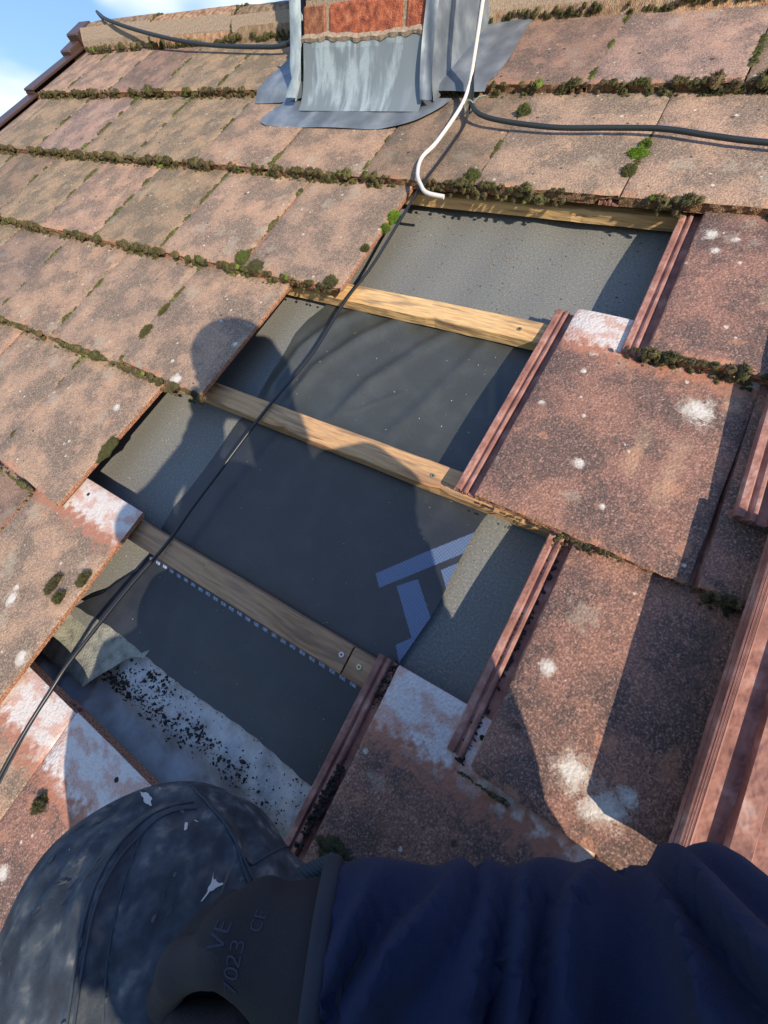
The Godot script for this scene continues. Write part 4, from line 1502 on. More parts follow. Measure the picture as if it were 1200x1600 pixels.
	# cushions large enough to tell apart: [u, v, n, rx, ry, height, brightness, label]
	var cush := [
		[0.601, 1.448, 0.06, 0.03, 0.02, 0.016, 1.0, "bright green round moss cushion in the joint below the thick cable"],
		[0.6, 1.392, 0.063, 0.02, 0.026, 0.013, 0.35, "olive moss clump just below the bright green cushion"],
		[0.606, 1.478, 0.06, 0.015, 0.018, 0.011, 0.7, "small green moss tuft between cable and bright cushion"],
		[0.15, 1.216, 0.05, 0.022, 0.026, 0.016, 0.95, "vivid green moss cushion beside the thin cable at the top left of the opening"],
		[0.148, 1.178, 0.052, 0.017, 0.016, 0.012, 0.75, "smaller green cushion just below the vivid one by the cable"],
		[0.292, 1.34, 0.07, 0.024, 0.02, 0.016, 0.4, "grey-green moss cushion above the end of the white cable"],
		[0.311, 1.582, 0.058, 0.022, 0.018, 0.018, 0.45, "green moss cushion touching the thick cable right of the tie"],
		[-0.165, 1.002, 0.07, 0.022, 0.03, 0.018, 0.55, "yellow-green moss cushion on the tail left of the opening"],
		[-0.11, 0.985, 0.068, 0.03, 0.03, 0.016, 0.15, "dark moss clump next to the yellow-green cushion"],
		[0.118, 0.985, 0.068, 0.023, 0.02, 0.018, 0.15, "brown domed moss cushion at the tail corner above the second batten"],
		[0.14, 1.1, 0.062, 0.013, 0.014, 0.01, 0.35, "small moss cushion on the tile edge beside the cable"],
		[-0.3, 0.735, 0.063, 0.016, 0.034, 0.012, 0.25, "olive moss patch in the joint near the head's shadow"],
		[-0.302, 0.81, 0.058, 0.013, 0.03, 0.01, 0.3, "long olive moss patch higher in the same joint as the patch near the shadow"],
		[-0.163, 0.44, 0.06, 0.02, 0.05, 0.012, 0.25, "long frayed moss patch on the exposed right edge of a left-hand tile"],
		[0.0, 0.2, 0.058, 0.011, 0.024, 0.014, 0.25, "narrow moss tuft on the edge of the tile above the felt flap"],
		[-0.024, 0.148, 0.06, 0.012, 0.018, 0.013, 0.25, "stubby moss tuft below the narrow one on the same tile"],
		[-0.058, 0.16, 0.06, 0.012, 0.034, 0.012, 0.05, "curled brown moss on the tile at the left edge"],
		[0.648, 0.118, 0.05, 0.042, 0.024, 0.026, 0.12, "large dark moss cushion against the sleeve on a shaded tile"],
		[0.2, -0.105, 0.055, 0.014, 0.02, 0.013, 0.15, "dark moss tuft on the orange tile left of the knee"]]
	for q in cush:
		var c := MeshInstance3D.new()
		c.name = numbered("moss_cushion")
		c.mesh = cushion_mesh(int(q[0] * 1000) + int(q[1] * 77), q[3] * 0.8, q[4] * 0.8, q[5], q[6])
		c.set_surface_override_material(0, M.moss)
		c.transform = Transform3D(RB, P(q[0], q[1], q[2]))
		add_child(c)
		tag(c, q[7], "moss cushion", "moss cushions on the tiles")

func cush_pt(ns: FastNoiseLite, rx: float, ry: float, h: float, d: Vector3) -> Vector3:
	var k := 0.8 + 0.42 * ns.get_noise_2d(d.x * 2.2, d.y * 2.2) + 0.12 * ns.get_noise_3dv(d * 7)
	return Vector3(d.x * rx, d.y * ry, d.z * h) * k

func cushion_mesh(seed_: int, rx: float, ry: float, h: float, bright: float) -> ArrayMesh:
	var r := RandomNumberGenerator.new()
	r.seed = seed_
	var ns := FastNoiseLite.new()
	ns.seed = seed_
	ns.frequency = 0.8
	var st := st_new()
	var lo := Color(0.05, 0.046, 0.02).lerp(Color(0.07, 0.13, 0.01), bright * bright)
	var hi := Color(0.13, 0.115, 0.05).lerp(Color(0.24, 0.38, 0.02), bright * bright)
	for i in 24:
		for j in 8:
			var p := []
			for c in [[0, 0], [0, 1], [1, 1], [1, 0]]:
				var az: float = TAU * (i + c[0]) / 24.0
				var el: float = -0.15 + (PI * 0.5 + 0.15) * (j + c[1]) / 8.0
				p.append(cush_pt(ns, rx, ry, h, Vector3(cos(az) * cos(el), sin(az) * cos(el), sin(el))))
			st.set_color(lo)
			quad(st, p[0], p[1], p[2], p[3], 0)
	for k in 1500:
		var az := r.randf() * TAU
		var el := asin(r.randf_range(-0.05, 1.0))
		var d := Vector3(cos(az) * cos(el), sin(az) * cos(el), sin(el))
		var b: Vector3 = cush_pt(ns, rx, ry, h, d) * 0.97
		var out := (Vector3(d.x / rx, d.y / ry, d.z / h)).normalized()
		var tip := b + (out + Vector3(r.randf_range(-0.6, 0.6), r.randf_range(-0.6, 0.6), r.randf_range(-0.3, 0.4))) * r.randf_range(0.0016, 0.0036)
		var s := out.cross(Vector3(r.randf_range(-1, 1), r.randf_range(-1, 1), r.randf_range(-1, 1))).normalized() * 0.0005
		st.set_color(lo.lerp(hi, r.randf()))
		tri(st, b - s, tip, b + s)
	return done(st)

# ---------------------------------------------------------------- loose dirt
func build_debris():
	var r := RandomNumberGenerator.new()
	r.seed = 31
	var st := st_new()
	box_into(st, Vector3(-0.5, -0.4, -0.3), Vector3(0.5, 0.4, 0.3), 0.16, 0.12, 4)
	var mesh := done(st)
	var m := mat(Color.WHITE, 1.0)
	m.vertex_color_use_as_albedo = true
	mesh.surface_set_material(0, m)
	var list := []
	var dirt := Color(0.028, 0.02, 0.016)
	for i in 800:
		var u := r.randf_range(0.02, 0.62)
		var clump := sin(u * 37) * 0.5 + sin(u * 83 + 1) * 0.5
		if r.randf() > 0.35 + 0.6 * clampf(clump, 0, 1): continue
		var v := 0.045 + absf(r.randfn(0.0, 0.02)) * (1.0 + clampf(clump, 0, 1))
		if u > 0.28 and r.randf() < 0.7: continue
		var sz := r.randf_range(0.0004, 0.0019) * (1.0 if r.randf() < 0.94 else 2.6)
		list.append([Vector3(u, v, trough(u, v) + sz * 0.2), sz, dirt.lerp(Color(0.07, 0.05, 0.035), r.randf())])
	for i in 420:
		var u := r.randf_range(0.02, 0.6)
		var v := r.randf_range(0.04, 0.128)
		list.append([Vector3(u, v, trough(u, v)), r.randf_range(0.0005, 0.0018), dirt])
	# clods of soil lying in the trough and against the tile heads
	for i in 520:
		var c: Array = [[0.13, 0.06, 0.02, 0.012], [0.2, 0.062, 0.03, 0.014], [0.27, 0.05, 0.035, 0.012], [0.1, 0.045, 0.02, 0.01], [0.33, 0.075, 0.03, 0.01], [0.2, 0.1, 0.03, 0.008], [0.43, 0.07, 0.04, 0.012]][r.randi() % 7]
		var u: float = c[0] + r.randfn(0.0, c[2])
		var v: float = c[1] + r.randfn(0.0, c[3])
		var sz := r.randf_range(0.0007, 0.0032) * (1.0 if r.randf() < 0.95 else 1.8)
		list.append([Vector3(u, v, trough(u, v) + sz * 0.4), sz, dirt.lerp(Color(0.06, 0.042, 0.03), r.randf())])
	# specks and straw on the felt, crumbs in the drains of the tiles
	for i in 500:
		var u := r.randf_range(0.03, 0.75)
		var v := r.randf_range(1.05, 1.36)
		list.append([Vector3(u, v, felt_n(u, v) + 0.0004), r.randf_range(0.0006, 0.0022), Color(0.32, 0.26, 0.16).lerp(Color(0.1, 0.08, 0.06), r.randf())])
	for i in 160:
		var v := r.randf_range(0.15, 0.64)
		var u := r.randf_range(0.62, 0.75) if r.randf() < 0.5 else r.randf_range(-0.16, 0.02)
		list.append([Vector3(u, v, felt_n(u, v) + 0.0004), r.randf_range(0.0006, 0.002), Color(0.3, 0.27, 0.2)])
	for i in 150:
		var u := r.randf_range(0.08, 0.7)
		var v := r.randf_range(0.14, 1.0)
		list.append([Vector3(u, v, memb_n(u, v) + 0.0004), r.randf_range(0.0004, 0.0013), Color(0.4, 0.36, 0.26)])
	for q in [[0.745, 0.29, 0.63], [0.603, 0.09, 0.36]]:
		for i in 420:
			var v: float = r.randf_range(q[1], q[2])
			if sin(v * 45) + sin(v * 17) < r.randf_range(-1.0, 1.6): continue
			var a: float = 0.069 - (v - q[1]) * TILT
			list.append([Vector3(q[0] + r.randf_range(-0.008, 0.005) - (v - q[1]) * -0.03, v, a - TT + 0.0045), r.randf_range(0.0012, 0.004), dirt])
	var mm := MultiMesh.new()
	mm.transform_format = MultiMesh.TRANSFORM_3D
	mm.use_colors = true
	mm.mesh = mesh
	mm.instance_count = list.size()
	for i in list.size():
		var b := Basis.from_euler(Vector3(r.randf() * 6, r.randf() * 6, r.randf() * 6)).scaled_local(Vector3(1, r.randf_range(0.5, 1), r.randf_range(0.5, 1)) * float(list[i][1]) * 2.0)
		mm.set_instance_transform(i, Transform3D(b, list[i][0]))
		mm.set_instance_color(i, list[i][2])
	var o := MultiMeshInstance3D.new()
	o.name = "dirt"
	o.multimesh = mm
	o.transform = Transform3D(RB, RO)
	add_child(o)
	tag(o, "dark crumbs of soil and grit in the trough and on the felt", "dirt", "", "stuff")

# ---------------------------------------------------------------- the roofer
const WRIST := Vector3(0.7123, 0.2148, 0.3666)
const ELBOW := Vector3(0.9135, 0.3061, 0.3135)
const KNEE := Vector3(0.5755, 0.0982, 0.2961)

func sleeve_fold(p: Vector3, g: Vector3) -> float:
	var ax := (ELBOW - WRIST).normalized()
	var t := (p - WRIST).dot(ax)
	var rad := p - WRIST - ax * t
	if t > 0.42 or rad.length() > 0.16: return 0.006 * sin(p.x * 60 + p.y * 40) * sin(p.z * 50)
	var e1 := (Vector3(0, 0.3, 1) - ax * Vector3(0, 0.3, 1).dot(ax)).normalized()
	var th := atan2(rad.dot(ax.cross(e1)), rad.dot(e1))
	var lean := 0.55 * sin(th + 0.4) + 0.3 * sin(th * 2.0 + t * 17.0)
	var x := t / 0.034 + lean + 0.3 * sin(t * 61.0)
	var c := 0.5 + 0.5 * cos(TAU * x)
	# rounded ridges between narrower valleys, each dying out somewhere round the arm
	var f := 1.0 - 2.0 * pow(c, 1.7)
	var amp := (0.0062 + 0.002 * smoothstep(0.05, 0.16, t)) * (0.75 + 0.3 * sin(th * 1.6 + floorf(x + 0.5) * 2.4)) * (0.45 + 1.5 * maxf(0.0, cos(th - 0.15)))
	# broad sweeps round the elbow
	var sweep := sin((t - 0.17) * 58.0 + th * 2.0) * 0.0095 * smoothstep(0.13, 0.19, t)
	return (f * amp + sweep) * smoothstep(0.0, 0.02, t)

const CREASES := [
	[Vector3(0.5632, 0.2019, 0.3201), Vector3(0.5489, 0.1881, 0.3501), Vector3(0.5581, 0.1671, 0.3766), Vector3(0.5791, 0.1445, 0.3906), Vector3(0.5996, 0.1237, 0.3958), Vector3(0.63, 0.095, 0.395)],
	[Vector3(0.556, 0.1851, 0.3581), Vector3(0.5694, 0.1727, 0.3725), Vector3(0.5818, 0.1602, 0.3811), Vector3(0.6069, 0.1358, 0.391), Vector3(0.63, 0.112, 0.391)],
	[Vector3(0.527, 0.189, 0.325), Vector3(0.526, 0.172, 0.355), Vector3(0.538, 0.15, 0.378), Vector3(0.556, 0.128, 0.39), Vector3(0.58, 0.1, 0.392)],
	[Vector3(0.507, 0.168, 0.33), Vector3(0.512, 0.15, 0.358), Vector3(0.525, 0.125, 0.378), Vector3(0.545, 0.1, 0.388)],
	[Vector3(0.5445, 0.1987, 0.3027), Vector3(0.5758, 0.2044, 0.3143), Vector3(0.6044, 0.2017, 0.3185), Vector3(0.6444, 0.1902, 0.3195)],
	[Vector3(0.595, 0.205, 0.29), Vector3(0.62, 0.2, 0.305), Vector3(0.65, 0.195, 0.315)]]

func leg_fold(p: Vector3, g: Vector3) -> float:
	var d := p - KNEE
	var f := 0.0
	if d.length() < 0.2:
		for k in CREASES.size():
			var c: Array = CREASES[k]
			var m := 9.0
			for i in c.size() - 1: m = minf(m, p.distance_to(Geometry3D.get_closest_point_to_segment(p, c[i], c[i + 1])))
			var w: float = [0.009, 0.007, 0.012, 0.01, 0.007, 0.009][k]
			var q := m * m / (w * w)
			f += [0.005, -0.0048, -0.0078, -0.0068, 0.0042, -0.0055][k] * exp(-q) * (1.0 - 0.45 * q)
	# slack cloth: oblique pulls behind the knee and down the shin
	var a := atan2(d.z, d.x)
	f += 0.003 * sin(d.y * 70.0 + a * 4.0 + 2.0 * sin(d.x * 22)) * smoothstep(-0.02, -0.09, d.y)
	f += 0.0032 * sin(d.x * 62.0 - d.y * 40.0 + 2.2 * sin(d.z * 26.0)) * sin(d.y * 34.0 + d.z * 21.0)
	return f

# the nearest point on the folded cloth
func on_cloth(bones: Array, p: Vector3, lift: float) -> Vector3:
	var g := Vector3.ZERO
	for k in 4:
		var e := 0.002
		g = Vector3(field_at(bones, p + Vector3(e, 0, 0), 0.05) - field_at(bones, p - Vector3(e, 0, 0), 0.05), field_at(bones, p + Vector3(0, e, 0), 0.05) - field_at(bones, p - Vector3(0, e, 0), 0.05), field_at(bones, p + Vector3(0, 0, e), 0.05) - field_at(bones, p - Vector3(0, 0, e), 0.05)).normalized()
		p -= g * field_at(bones, p, 0.05)
	return p + g * (leg_fold(p, g) + lift)

func build_person():
	var me := thing("person", "person in navy top and paint-smeared work trousers, gloved hand resting on one knee", "person")
	var hip_r := Vector3(1.07, 0.1, 0.21)
	var hip_l := Vector3(1.07, -0.09, 0.21)
	var ank_r := Vector3(0.72, -0.2, 0.125)
	var knee_l := Vector3(0.6, -0.07, 0.33)
	var ank_l := Vector3(0.76, -0.5, 0.125)
	var waist := Vector3(1.07, 0.08, 0.33)
	var chest := Vector3(1.05, 0.24, 0.54)
	var sh_r := Vector3(1.03, 0.395, 0.565)
	var sh_l := Vector3(1.02, 0.11, 0.62)
	var elb_l := Vector3(0.73, 0.1, 0.68)
	var wr_l := Vector3(0.8, 0.31, 0.735)
	var neck0 := Vector3(1.02, 0.28, 0.65)
	var head := Vector3(0.9, 0.44, 0.825)
	# body: one surface from head to foot
	var body := [
		[hip_r, hip_l, 0.1, 0.1], [Vector3(1.07, 0.0, 0.22), waist, 0.11, 0.1], [waist, chest, 0.1, 0.12], [sh_r, sh_l, 0.06, 0.06],
		[sh_r, ELBOW, 0.046, 0.036], [ELBOW, WRIST, 0.036, 0.026], [sh_l, elb_l, 0.046, 0.036], [elb_l, wr_l, 0.036, 0.026],
		[hip_r, KNEE, 0.082, 0.058], [KNEE, ank_r, 0.055, 0.036], [hip_l, knee_l, 0.082, 0.058], [knee_l, ank_l, 0.055, 0.036],
		[neck0, head + Vector3(0.04, -0.02, -0.06), 0.056, 0.055], [head, head + Vector3(-0.045, 0.02, -0.07), 0.09, 0.055], [head + Vector3(0.02, 0.01, 0.02), head, 0.095, 0.09],
		[head + Vector3(-0.09, 0.03, -0.03), head + Vector3(-0.105, 0.035, -0.05), 0.012, 0.016], [head + Vector3(0.0, 0.09, -0.02), head + Vector3(0.01, 0.1, 0.01), 0.016, 0.02], [head + Vector3(-0.01, -0.09, -0.02), head + Vector3(0.0, -0.1, 0.01), 0.016, 0.02]]
	part("body", net(body, 0.012, 0.03), mat(c8(186, 134, 112), 0.6), me)
	# hair
	part("hair", net([[head + Vector3(0.03, 0.0, 0.03), head + Vector3(-0.01, 0.02, 0.045), 0.098, 0.09]], 0.01, 0.02), mat(c8(58, 44, 36), 0.9), me)
	# trousers
	var st: SurfaceTool
	var trousers := [[hip_r, hip_l, 0.125, 0.125], [hip_r, KNEE, 0.1, 0.094], [KNEE, ank_r, 0.094, 0.066], [hip_l, knee_l, 0.108, 0.095], [knee_l, ank_l, 0.085, 0.062]]
	var denim := noisy(0.014, [[0.0, c8(34, 39, 46)], [0.38, c8(48, 56, 65)], [0.55, c8(62, 71, 80)], [0.68, c8(78, 85, 90)], [0.8, c8(112, 112, 108)], [1.0, c8(150, 144, 132)]], 6.5, 0.88, 0.7, 0.3, 81)
	var leg := part("trousers", net(trousers, 0.0052, 0.05, 2), denim, me)
	var thread := mat(c8(58, 68, 78), 0.9)
	for s in [[Vector3(0.5632, 0.2019, 0.3201), Vector3(0.5530, 0.1960, 0.3344), Vector3(0.5489, 0.1881, 0.3501), Vector3(0.5502, 0.1794, 0.3633), Vector3(0.5581, 0.1671, 0.3766), Vector3(0.5674, 0.1561, 0.3845), Vector3(0.5791, 0.1445, 0.3906), Vector3(0.5903, 0.1332, 0.3944), Vector3(0.5996, 0.1237, 0.3958), Vector3(0.6122, 0.1100, 0.3956)],
		[Vector3(0.5693, 0.2026, 0.3218), Vector3(0.5593, 0.1969, 0.3365), Vector3(0.5550, 0.1892, 0.3514), Vector3(0.5564, 0.1804, 0.3640), Vector3(0.5633, 0.1678, 0.3764), Vector3(0.5721, 0.1567, 0.3841), Vector3(0.5831, 0.1454, 0.3899), Vector3(0.5937, 0.1344, 0.3935), Vector3(0.6028, 0.1248, 0.3950), Vector3(0.6150, 0.1115, 0.3949)],
		[Vector3(0.5560, 0.1851, 0.3581), Vector3(0.5694, 0.1727, 0.3725), Vector3(0.5818, 0.1602, 0.3811), Vector3(0.5931, 0.1486, 0.3870), Vector3(0.6069, 0.1358, 0.3910), Vector3(0.6220, 0.1205, 0.3922)],
		[Vector3(0.5445, 0.1987, 0.3027), Vector3(0.5758, 0.2044, 0.3143), Vector3(0.6044, 0.2017, 0.3185), Vector3(0.6262, 0.1953, 0.3193), Vector3(0.6444, 0.1902, 0.3195)],
		[Vector3(0.6213, 0.1963, 0.3208), Vector3(0.6300, 0.1976, 0.3077), Vector3(0.6353, 0.1990, 0.2846), Vector3(0.6346, 0.1869, 0.2372)],
		[Vector3(0.6104, 0.2002, 0.3186), Vector3(0.6245, 0.1950, 0.3214), Vector3(0.6373, 0.1907, 0.3230)]]:
		var path := curve(s, 0.005)
		for i in path.size(): path[i] = on_cloth(trousers, path[i], 0.0004)
		part("seam", tube_mesh(path, 0.0009, 7), thread, leg)
	var paint := mat(c8(196, 196, 190), 0.8)
	var old_paint := mat(c8(84, 84, 80), 0.9)
	var faint := mat(c8(58, 65, 70), 0.9)
	var smears := [[Vector3(0.6141, 0.1914, 0.3381), Vector3(0.6194, 0.1898, 0.3381), Vector3(0.6241, 0.1893, 0.3363), Vector3(0.6221, 0.1857, 0.3438), Vector3(0.6205, 0.1808, 0.3520), Vector3(0.6201, 0.1834, 0.3483), Vector3(0.6180, 0.1853, 0.3462), Vector3(0.6175, 0.1878, 0.3426)],
		[Vector3(0.6191, 0.1954, 0.3270), Vector3(0.6225, 0.1940, 0.3277), Vector3(0.6268, 0.1882, 0.3369), Vector3(0.6288, 0.1845, 0.3427), Vector3(0.6246, 0.1887, 0.3371), Vector3(0.6213, 0.1922, 0.3322)],
		[Vector3(0.6369, 0.1905, 0.3260), Vector3(0.6401, 0.1889, 0.3278), Vector3(0.6386, 0.1840, 0.3392), Vector3(0.6349, 0.1786, 0.3500), Vector3(0.6345, 0.1825, 0.3437), Vector3(0.6356, 0.1868, 0.3351)],
		[Vector3(0.5721, 0.1999, 0.3358), Vector3(0.5748, 0.2003, 0.3349), Vector3(0.5782, 0.1988, 0.3386), Vector3(0.5773, 0.1979, 0.3407)],
		[Vector3(0.5116, 0.1799, 0.3183), Vector3(0.5225, 0.1873, 0.3185), Vector3(0.5267, 0.1886, 0.3231), Vector3(0.5191, 0.1836, 0.3243)],
		[Vector3(0.6068, 0.1736, 0.3655), Vector3(0.6078, 0.1755, 0.3631), Vector3(0.6109, 0.1729, 0.3651), Vector3(0.6097, 0.1704, 0.3680)],
		[Vector3(0.5223, 0.1268, 0.3869), Vector3(0.5299, 0.1346, 0.3885), Vector3(0.5313, 0.1328, 0.3898), Vector3(0.5284, 0.1284, 0.3899)],
		[Vector3(0.5751, 0.1471, 0.3904), Vector3(0.5764, 0.1486, 0.3895), Vector3(0.5800, 0.1459, 0.3908), Vector3(0.5795, 0.1450, 0.3912)]]
	var sr := RandomNumberGenerator.new()
	sr.seed = 12
	# dabs and scrapes all over the knee and shin
	for k in 80:
		var dir := Vector3(sr.randf_range(-1, 0.8), sr.randf_range(-0.3, 1), sr.randf_range(0.1, 1)).normalized()
		var mid := KNEE + dir * 0.1
		var along_ := dir.cross(Vector3(sr.randf_range(-1, 1), sr.randf_range(-0.4, 0.4), 0.4)).normalized()
		var across := dir.cross(along_)
		var l := sr.randf_range(0.0006, 0.003)
		var w := l * sr.randf_range(0.2, 0.6)
		var poly := []
		for i in 7: poly.append(mid + (along_ * cos(TAU * i / 7.0) * l + across * sin(TAU * i / 7.0) * w) * sr.randf_range(0.6, 1.3))
		smears.append(poly)
	for n in smears.size():
		var poly: Array = smears[n]
		var mid := Vector3.ZERO
		for p in poly: mid += p / poly.size()
		var rim := curve(poly + [poly[0]], 0.0009)
		for i in rim.size():
			var k := i % (rim.size() - 1)
			var h := sin(k * 0.9 + n) * 0.5 + sin(k * 0.37 + n * 2.0) * 0.6 + sin(k * 2.3) * 0.15
			rim[i] = on_cloth(trousers, rim[i].lerp(mid, clampf(0.14 + 0.26 * h, -0.05, 0.5)), 0.0006)
		mid = on_cloth(trousers, mid, 0.0008)
		st = st_new()
		for i in rim.size() - 1: tri(st, mid, rim[i], rim[i + 1], 0)
		part("paint_smear", done(st), [paint, old_paint, old_paint, faint][0 if n in [0, 3, 4] or n % 9 == 8 else (1 + n % 3)], leg)
	# jacket
	var ax := (ELBOW - WRIST).normalized()
	var jacket := [[waist + Vector3(0, -0.01, -0.08), waist, 0.135, 0.13], [waist, chest, 0.13, 0.145], [sh_r, sh_l, 0.075, 0.075], [sh_r, ELBOW, 0.066, 0.058], [ELBOW, WRIST - ax * 0.04, 0.06, 0.047], [sh_l, elb_l, 0.066, 0.055], [elb_l, wr_l, 0.055, 0.046], [chest, neck0, 0.1, 0.068], [chest + Vector3(-0.02, -0.01, 0.05), Vector3(0.9, 0.21, 0.68), 0.1, 0.085], [sh_l, neck0, 0.09, 0.07]]  # chest and shoulder bulk out of view, shaped to shade the membrane
	var navy := mat(c8(17, 31, 62), 0.95)
	navy.normal_enabled = true
	navy.normal_texture = bump_tex(0.3, 1.5, 85, 256, 2)
	triplanar(navy, 14.0)
	navy.rim_enabled = true
	navy.rim = 0.1
	part("jacket", net(jacket, 0.0062, 0.04, 1, 0.0, ax, WRIST + ax * 0.004), navy, me)
	# cuff trim
	var trim := mat(c8(38, 44, 54), 0.9)
	var e1 := (Vector3(0, 0.3, 1) - ax * Vector3(0, 0.3, 1).dot(ax)).normalized()
	var e2 := ax.cross(e1)
	st = st_new()
	var rows := []
	for i in 9:
		var q: Array = [[0.02, 0.043], [0.003, 0.044], [0.0, 0.0475], [0.001, 0.0492], [0.004, 0.05], [0.007, 0.0502], [0.0095, 0.0498], [0.011, 0.048], [0.012, 0.044]][i]
		var row := PackedVector3Array()
		for j in 61:
			var th := TAU * j / 60.0
			row.append(WRIST + ax * (q[0] - 0.004) + (e1 * cos(th) + e2 * sin(th)) * (q[1] + 0.0012 * sin(th * 3.0) + 0.0007 * sin(th * 7.0 + q[0] * 200)))
		rows.append(row)
	sheet(st, rows, 0, [], true)
	part("cuff", done(st), trim, me)
	# gloves
	var rubber := mat(c8(32, 32, 36), 0.85)
	rubber.normal_enabled = true
	rubber.normal_texture = bump_tex(0.4, 2.0, 86, 256, 1)
	triplanar(rubber, 16.0)
	var hand := [
		[Vector3(0.7388, 0.2269, 0.3596), Vector3(0.7123, 0.2148, 0.3666), 0.042, 0.04],
		[Vector3(0.7123, 0.2148, 0.3666), Vector3(0.6688, 0.2218, 0.3749), 0.036, 0.0145],
		[Vector3(0.7123, 0.2148, 0.3666), Vector3(0.6632, 0.2137, 0.3852), 0.036, 0.015],
		[Vector3(0.7123, 0.2148, 0.3666), Vector3(0.6606, 0.2080, 0.3938), 0.034, 0.0145],
		[Vector3(0.7123, 0.2148, 0.3666), Vector3(0.6614, 0.2049, 0.3994), 0.027, 0.0125],
		[Vector3(0.6606, 0.2080, 0.3938), Vector3(0.6370, 0.1671, 0.3719), 0.013, 0.0115],
		[Vector3(0.6370, 0.1671, 0.3719), Vector3(0.6468, 0.1291, 0.3371), 0.0115, 0.0105],
		[Vector3(0.6632, 0.2137, 0.3852), Vector3(0.6403, 0.1825, 0.3697), 0.0125, 0.011],
		[Vector3(0.6403, 0.1825, 0.3697), Vector3(0.6456, 0.1415, 0.3327), 0.011, 0.01],
		[Vector3(0.6688, 0.2218, 0.3749), Vector3(0.6452, 0.1937, 0.3593), 0.0115, 0.01],
		[Vector3(0.6452, 0.1937, 0.3593), Vector3(0.6472, 0.1628, 0.3314), 0.01, 0.009]]
	var glove := part("glove", net(hand, 0.003, 0.009), rubber, me)
	var dusty := mat(c8(50, 47, 48), 0.95)
	dusty.normal_enabled = true
	dusty.normal_texture = rubber.normal_texture
	triplanar(dusty, 16.0)
	for fb in [[[Vector3(0.6741, 0.2074, 0.3912), Vector3(0.6614, 0.2049, 0.3994), 0.0125, 0.0128], [Vector3(0.6614, 0.2049, 0.3994), Vector3(0.6422, 0.1789, 0.3924), 0.0128, 0.0115], [Vector3(0.6422, 0.1789, 0.3924), Vector3(0.6367, 0.1478, 0.3720), 0.0115, 0.0105], [Vector3(0.6367, 0.1478, 0.3720), Vector3(0.6510, 0.1294, 0.3531), 0.0105, 0.0095]],
		[[Vector3(0.7163, 0.2010, 0.3635), Vector3(0.7256, 0.1688, 0.3561), 0.025, 0.022], [Vector3(0.7256, 0.1688, 0.3561), Vector3(0.6901, 0.1645, 0.3740), 0.022, 0.0135], [Vector3(0.6901, 0.1645, 0.3740), Vector3(0.6558, 0.1464, 0.3760), 0.0135, 0.0115]]]:
		part("finger", net(fb, 0.0028, 0.006), dusty, glove)
	# faded print on the back of the glove
	for w in [["7023", Vector3(0.6745, 0.212, 0.408), 0.0095], ["CE", Vector3(0.6735, 0.2285, 0.396), 0.009], ["VE", Vector3(0.6615, 0.214, 0.4), 0.0115]]:
		glove_print(glove, hand, w[0], w[1], w[2])
	var lh := [[wr_l + Vector3(0.0, -0.03, 0), wr_l, 0.036, 0.036], [wr_l, wr_l + Vector3(0.0, 0.075, 0.01), 0.032, 0.026]]
	for i in 4:
		var kx := wr_l + Vector3(-0.03 + i * 0.02, 0.09, 0.014)
		lh.append([wr_l + Vector3(-0.01 + i * 0.007, 0.02, 0.0), kx, 0.018, 0.011])
		lh.append([kx, kx + Vector3(-0.004, 0.026, 0.024 + i * 0.002), 0.0105, 0.0095])
		lh.append([kx + Vector3(-0.004, 0.026, 0.024), kx + Vector3(-0.012, 0.008, 0.044), 0.0095, 0.009])
	lh.append([wr_l + Vector3(-0.015, 0.01, 0.0), wr_l + Vector3(-0.05, 0.045, 0.02), 0.02, 0.013])
	lh.append([wr_l + Vector3(-0.05, 0.045, 0.02), wr_l + Vector3(-0.05, 0.075, 0.035), 0.013, 0.011])
	part("glove", net(lh, 0.005, 0.01), rubber, me)
	# ribbed webbing tab beside the glove
	st = st_new()
	var s0 := Vector3(0.6828, 0.2288, 0.3377)
	var s1 := Vector3(0.7005, 0.2493, 0.3297)
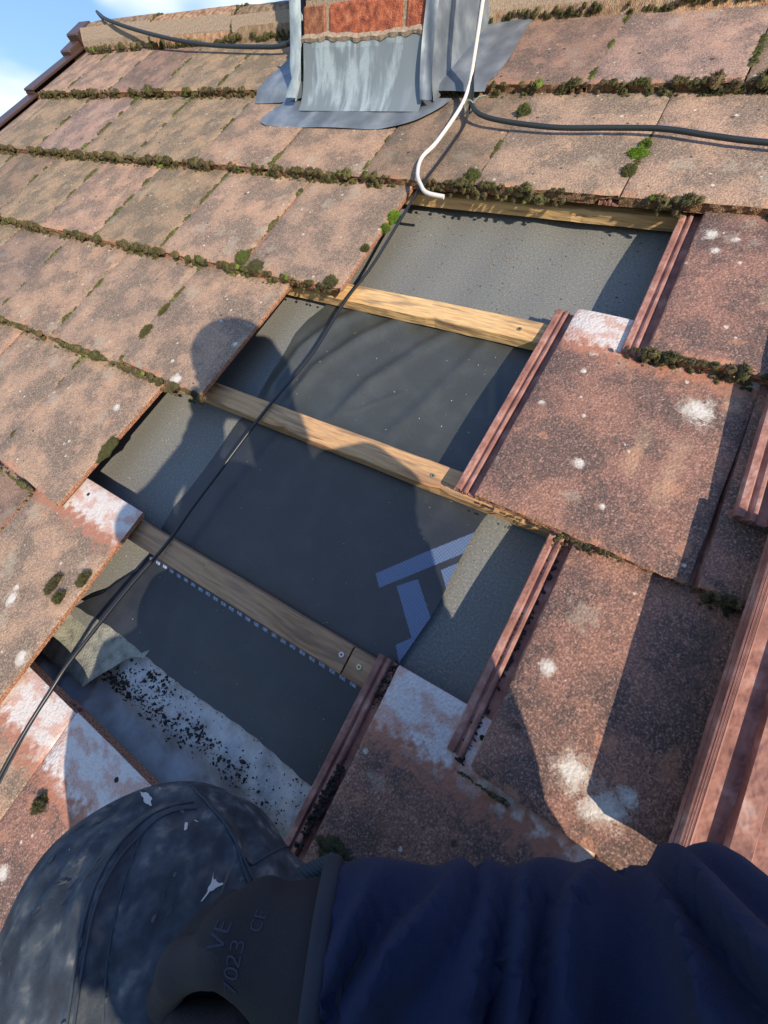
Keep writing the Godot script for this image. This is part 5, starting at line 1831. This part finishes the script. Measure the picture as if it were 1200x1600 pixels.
	var s2 := Vector3(0.6842, 0.2463, 0.3246)
	rows = []
	for i in 41:
		var q := i / 40.0
		var row := PackedVector3Array()
		for j in 9:
			var h := j / 8.0
			row.append(s0.lerp(s1, q) + (s2 - s1) * h + Vector3(0, 0.3, 1).normalized() * (0.0009 * cos(q * 40.0 * PI * 0.5) + 0.004 * sin(h * PI)))
		rows.append(row)
	sheet(st, rows, 0)
	part("webbing_tab", done(st), mat(c8(44, 58, 66), 0.9), me)
	# boots
	var leather := mat(c8(52, 44, 40), 0.7)
	for a in [ank_r, ank_l]:
		var sole: Vector3 = a + Vector3(-0.03, 0, 0)
		part("boot", net([[a + Vector3(0.01, 0, 0.03), a + Vector3(0.0, 0, -0.02), 0.05, 0.048], [Vector3(a.x + 0.02, a.y, 0.108), Vector3(a.x - 0.15, a.y - 0.01, 0.105), 0.042, 0.04]], 0.008, 0.02), leather, me)

func glove_print(glove: Node, hand: Array, text: String, at: Vector3, size: float):
	var tm := TextMesh.new()
	tm.text = text
	var sf := SystemFont.new()
	sf.font_names = PackedStringArray(["Droid Sans"])
	tm.font = sf
	tm.font_size = 32
	tm.pixel_size = size / 32.0
	tm.depth = 0.0002
	var arr := tm.get_mesh_arrays()
	var v: PackedVector3Array = arr[Mesh.ARRAY_VERTEX]
	var nr: PackedVector3Array = arr[Mesh.ARRAY_NORMAL]
	var n := Vector3(-0.22, 0.42, 0.88).normalized()
	var ex := (Vector3(-0.013, 0.028, -0.02) - n * Vector3(-0.013, 0.028, -0.02).dot(n)).normalized()
	var ey := n.cross(ex)
	for i in v.size():
		var p := at + ex * v[i].x + ey * v[i].y
		for k in 14: p -= n * field_at(hand, p, 0.009) * 0.85
		nr[i] = n
		v[i] = p + n * (0.0003 + v[i].z)
	arr[Mesh.ARRAY_VERTEX] = v
	arr[Mesh.ARRAY_NORMAL] = nr
	var m := ArrayMesh.new()
	m.add_surface_from_arrays(Mesh.PRIMITIVE_TRIANGLES, arr)
	part("print", m, mat(c8(54, 58, 70), 0.95), glove)
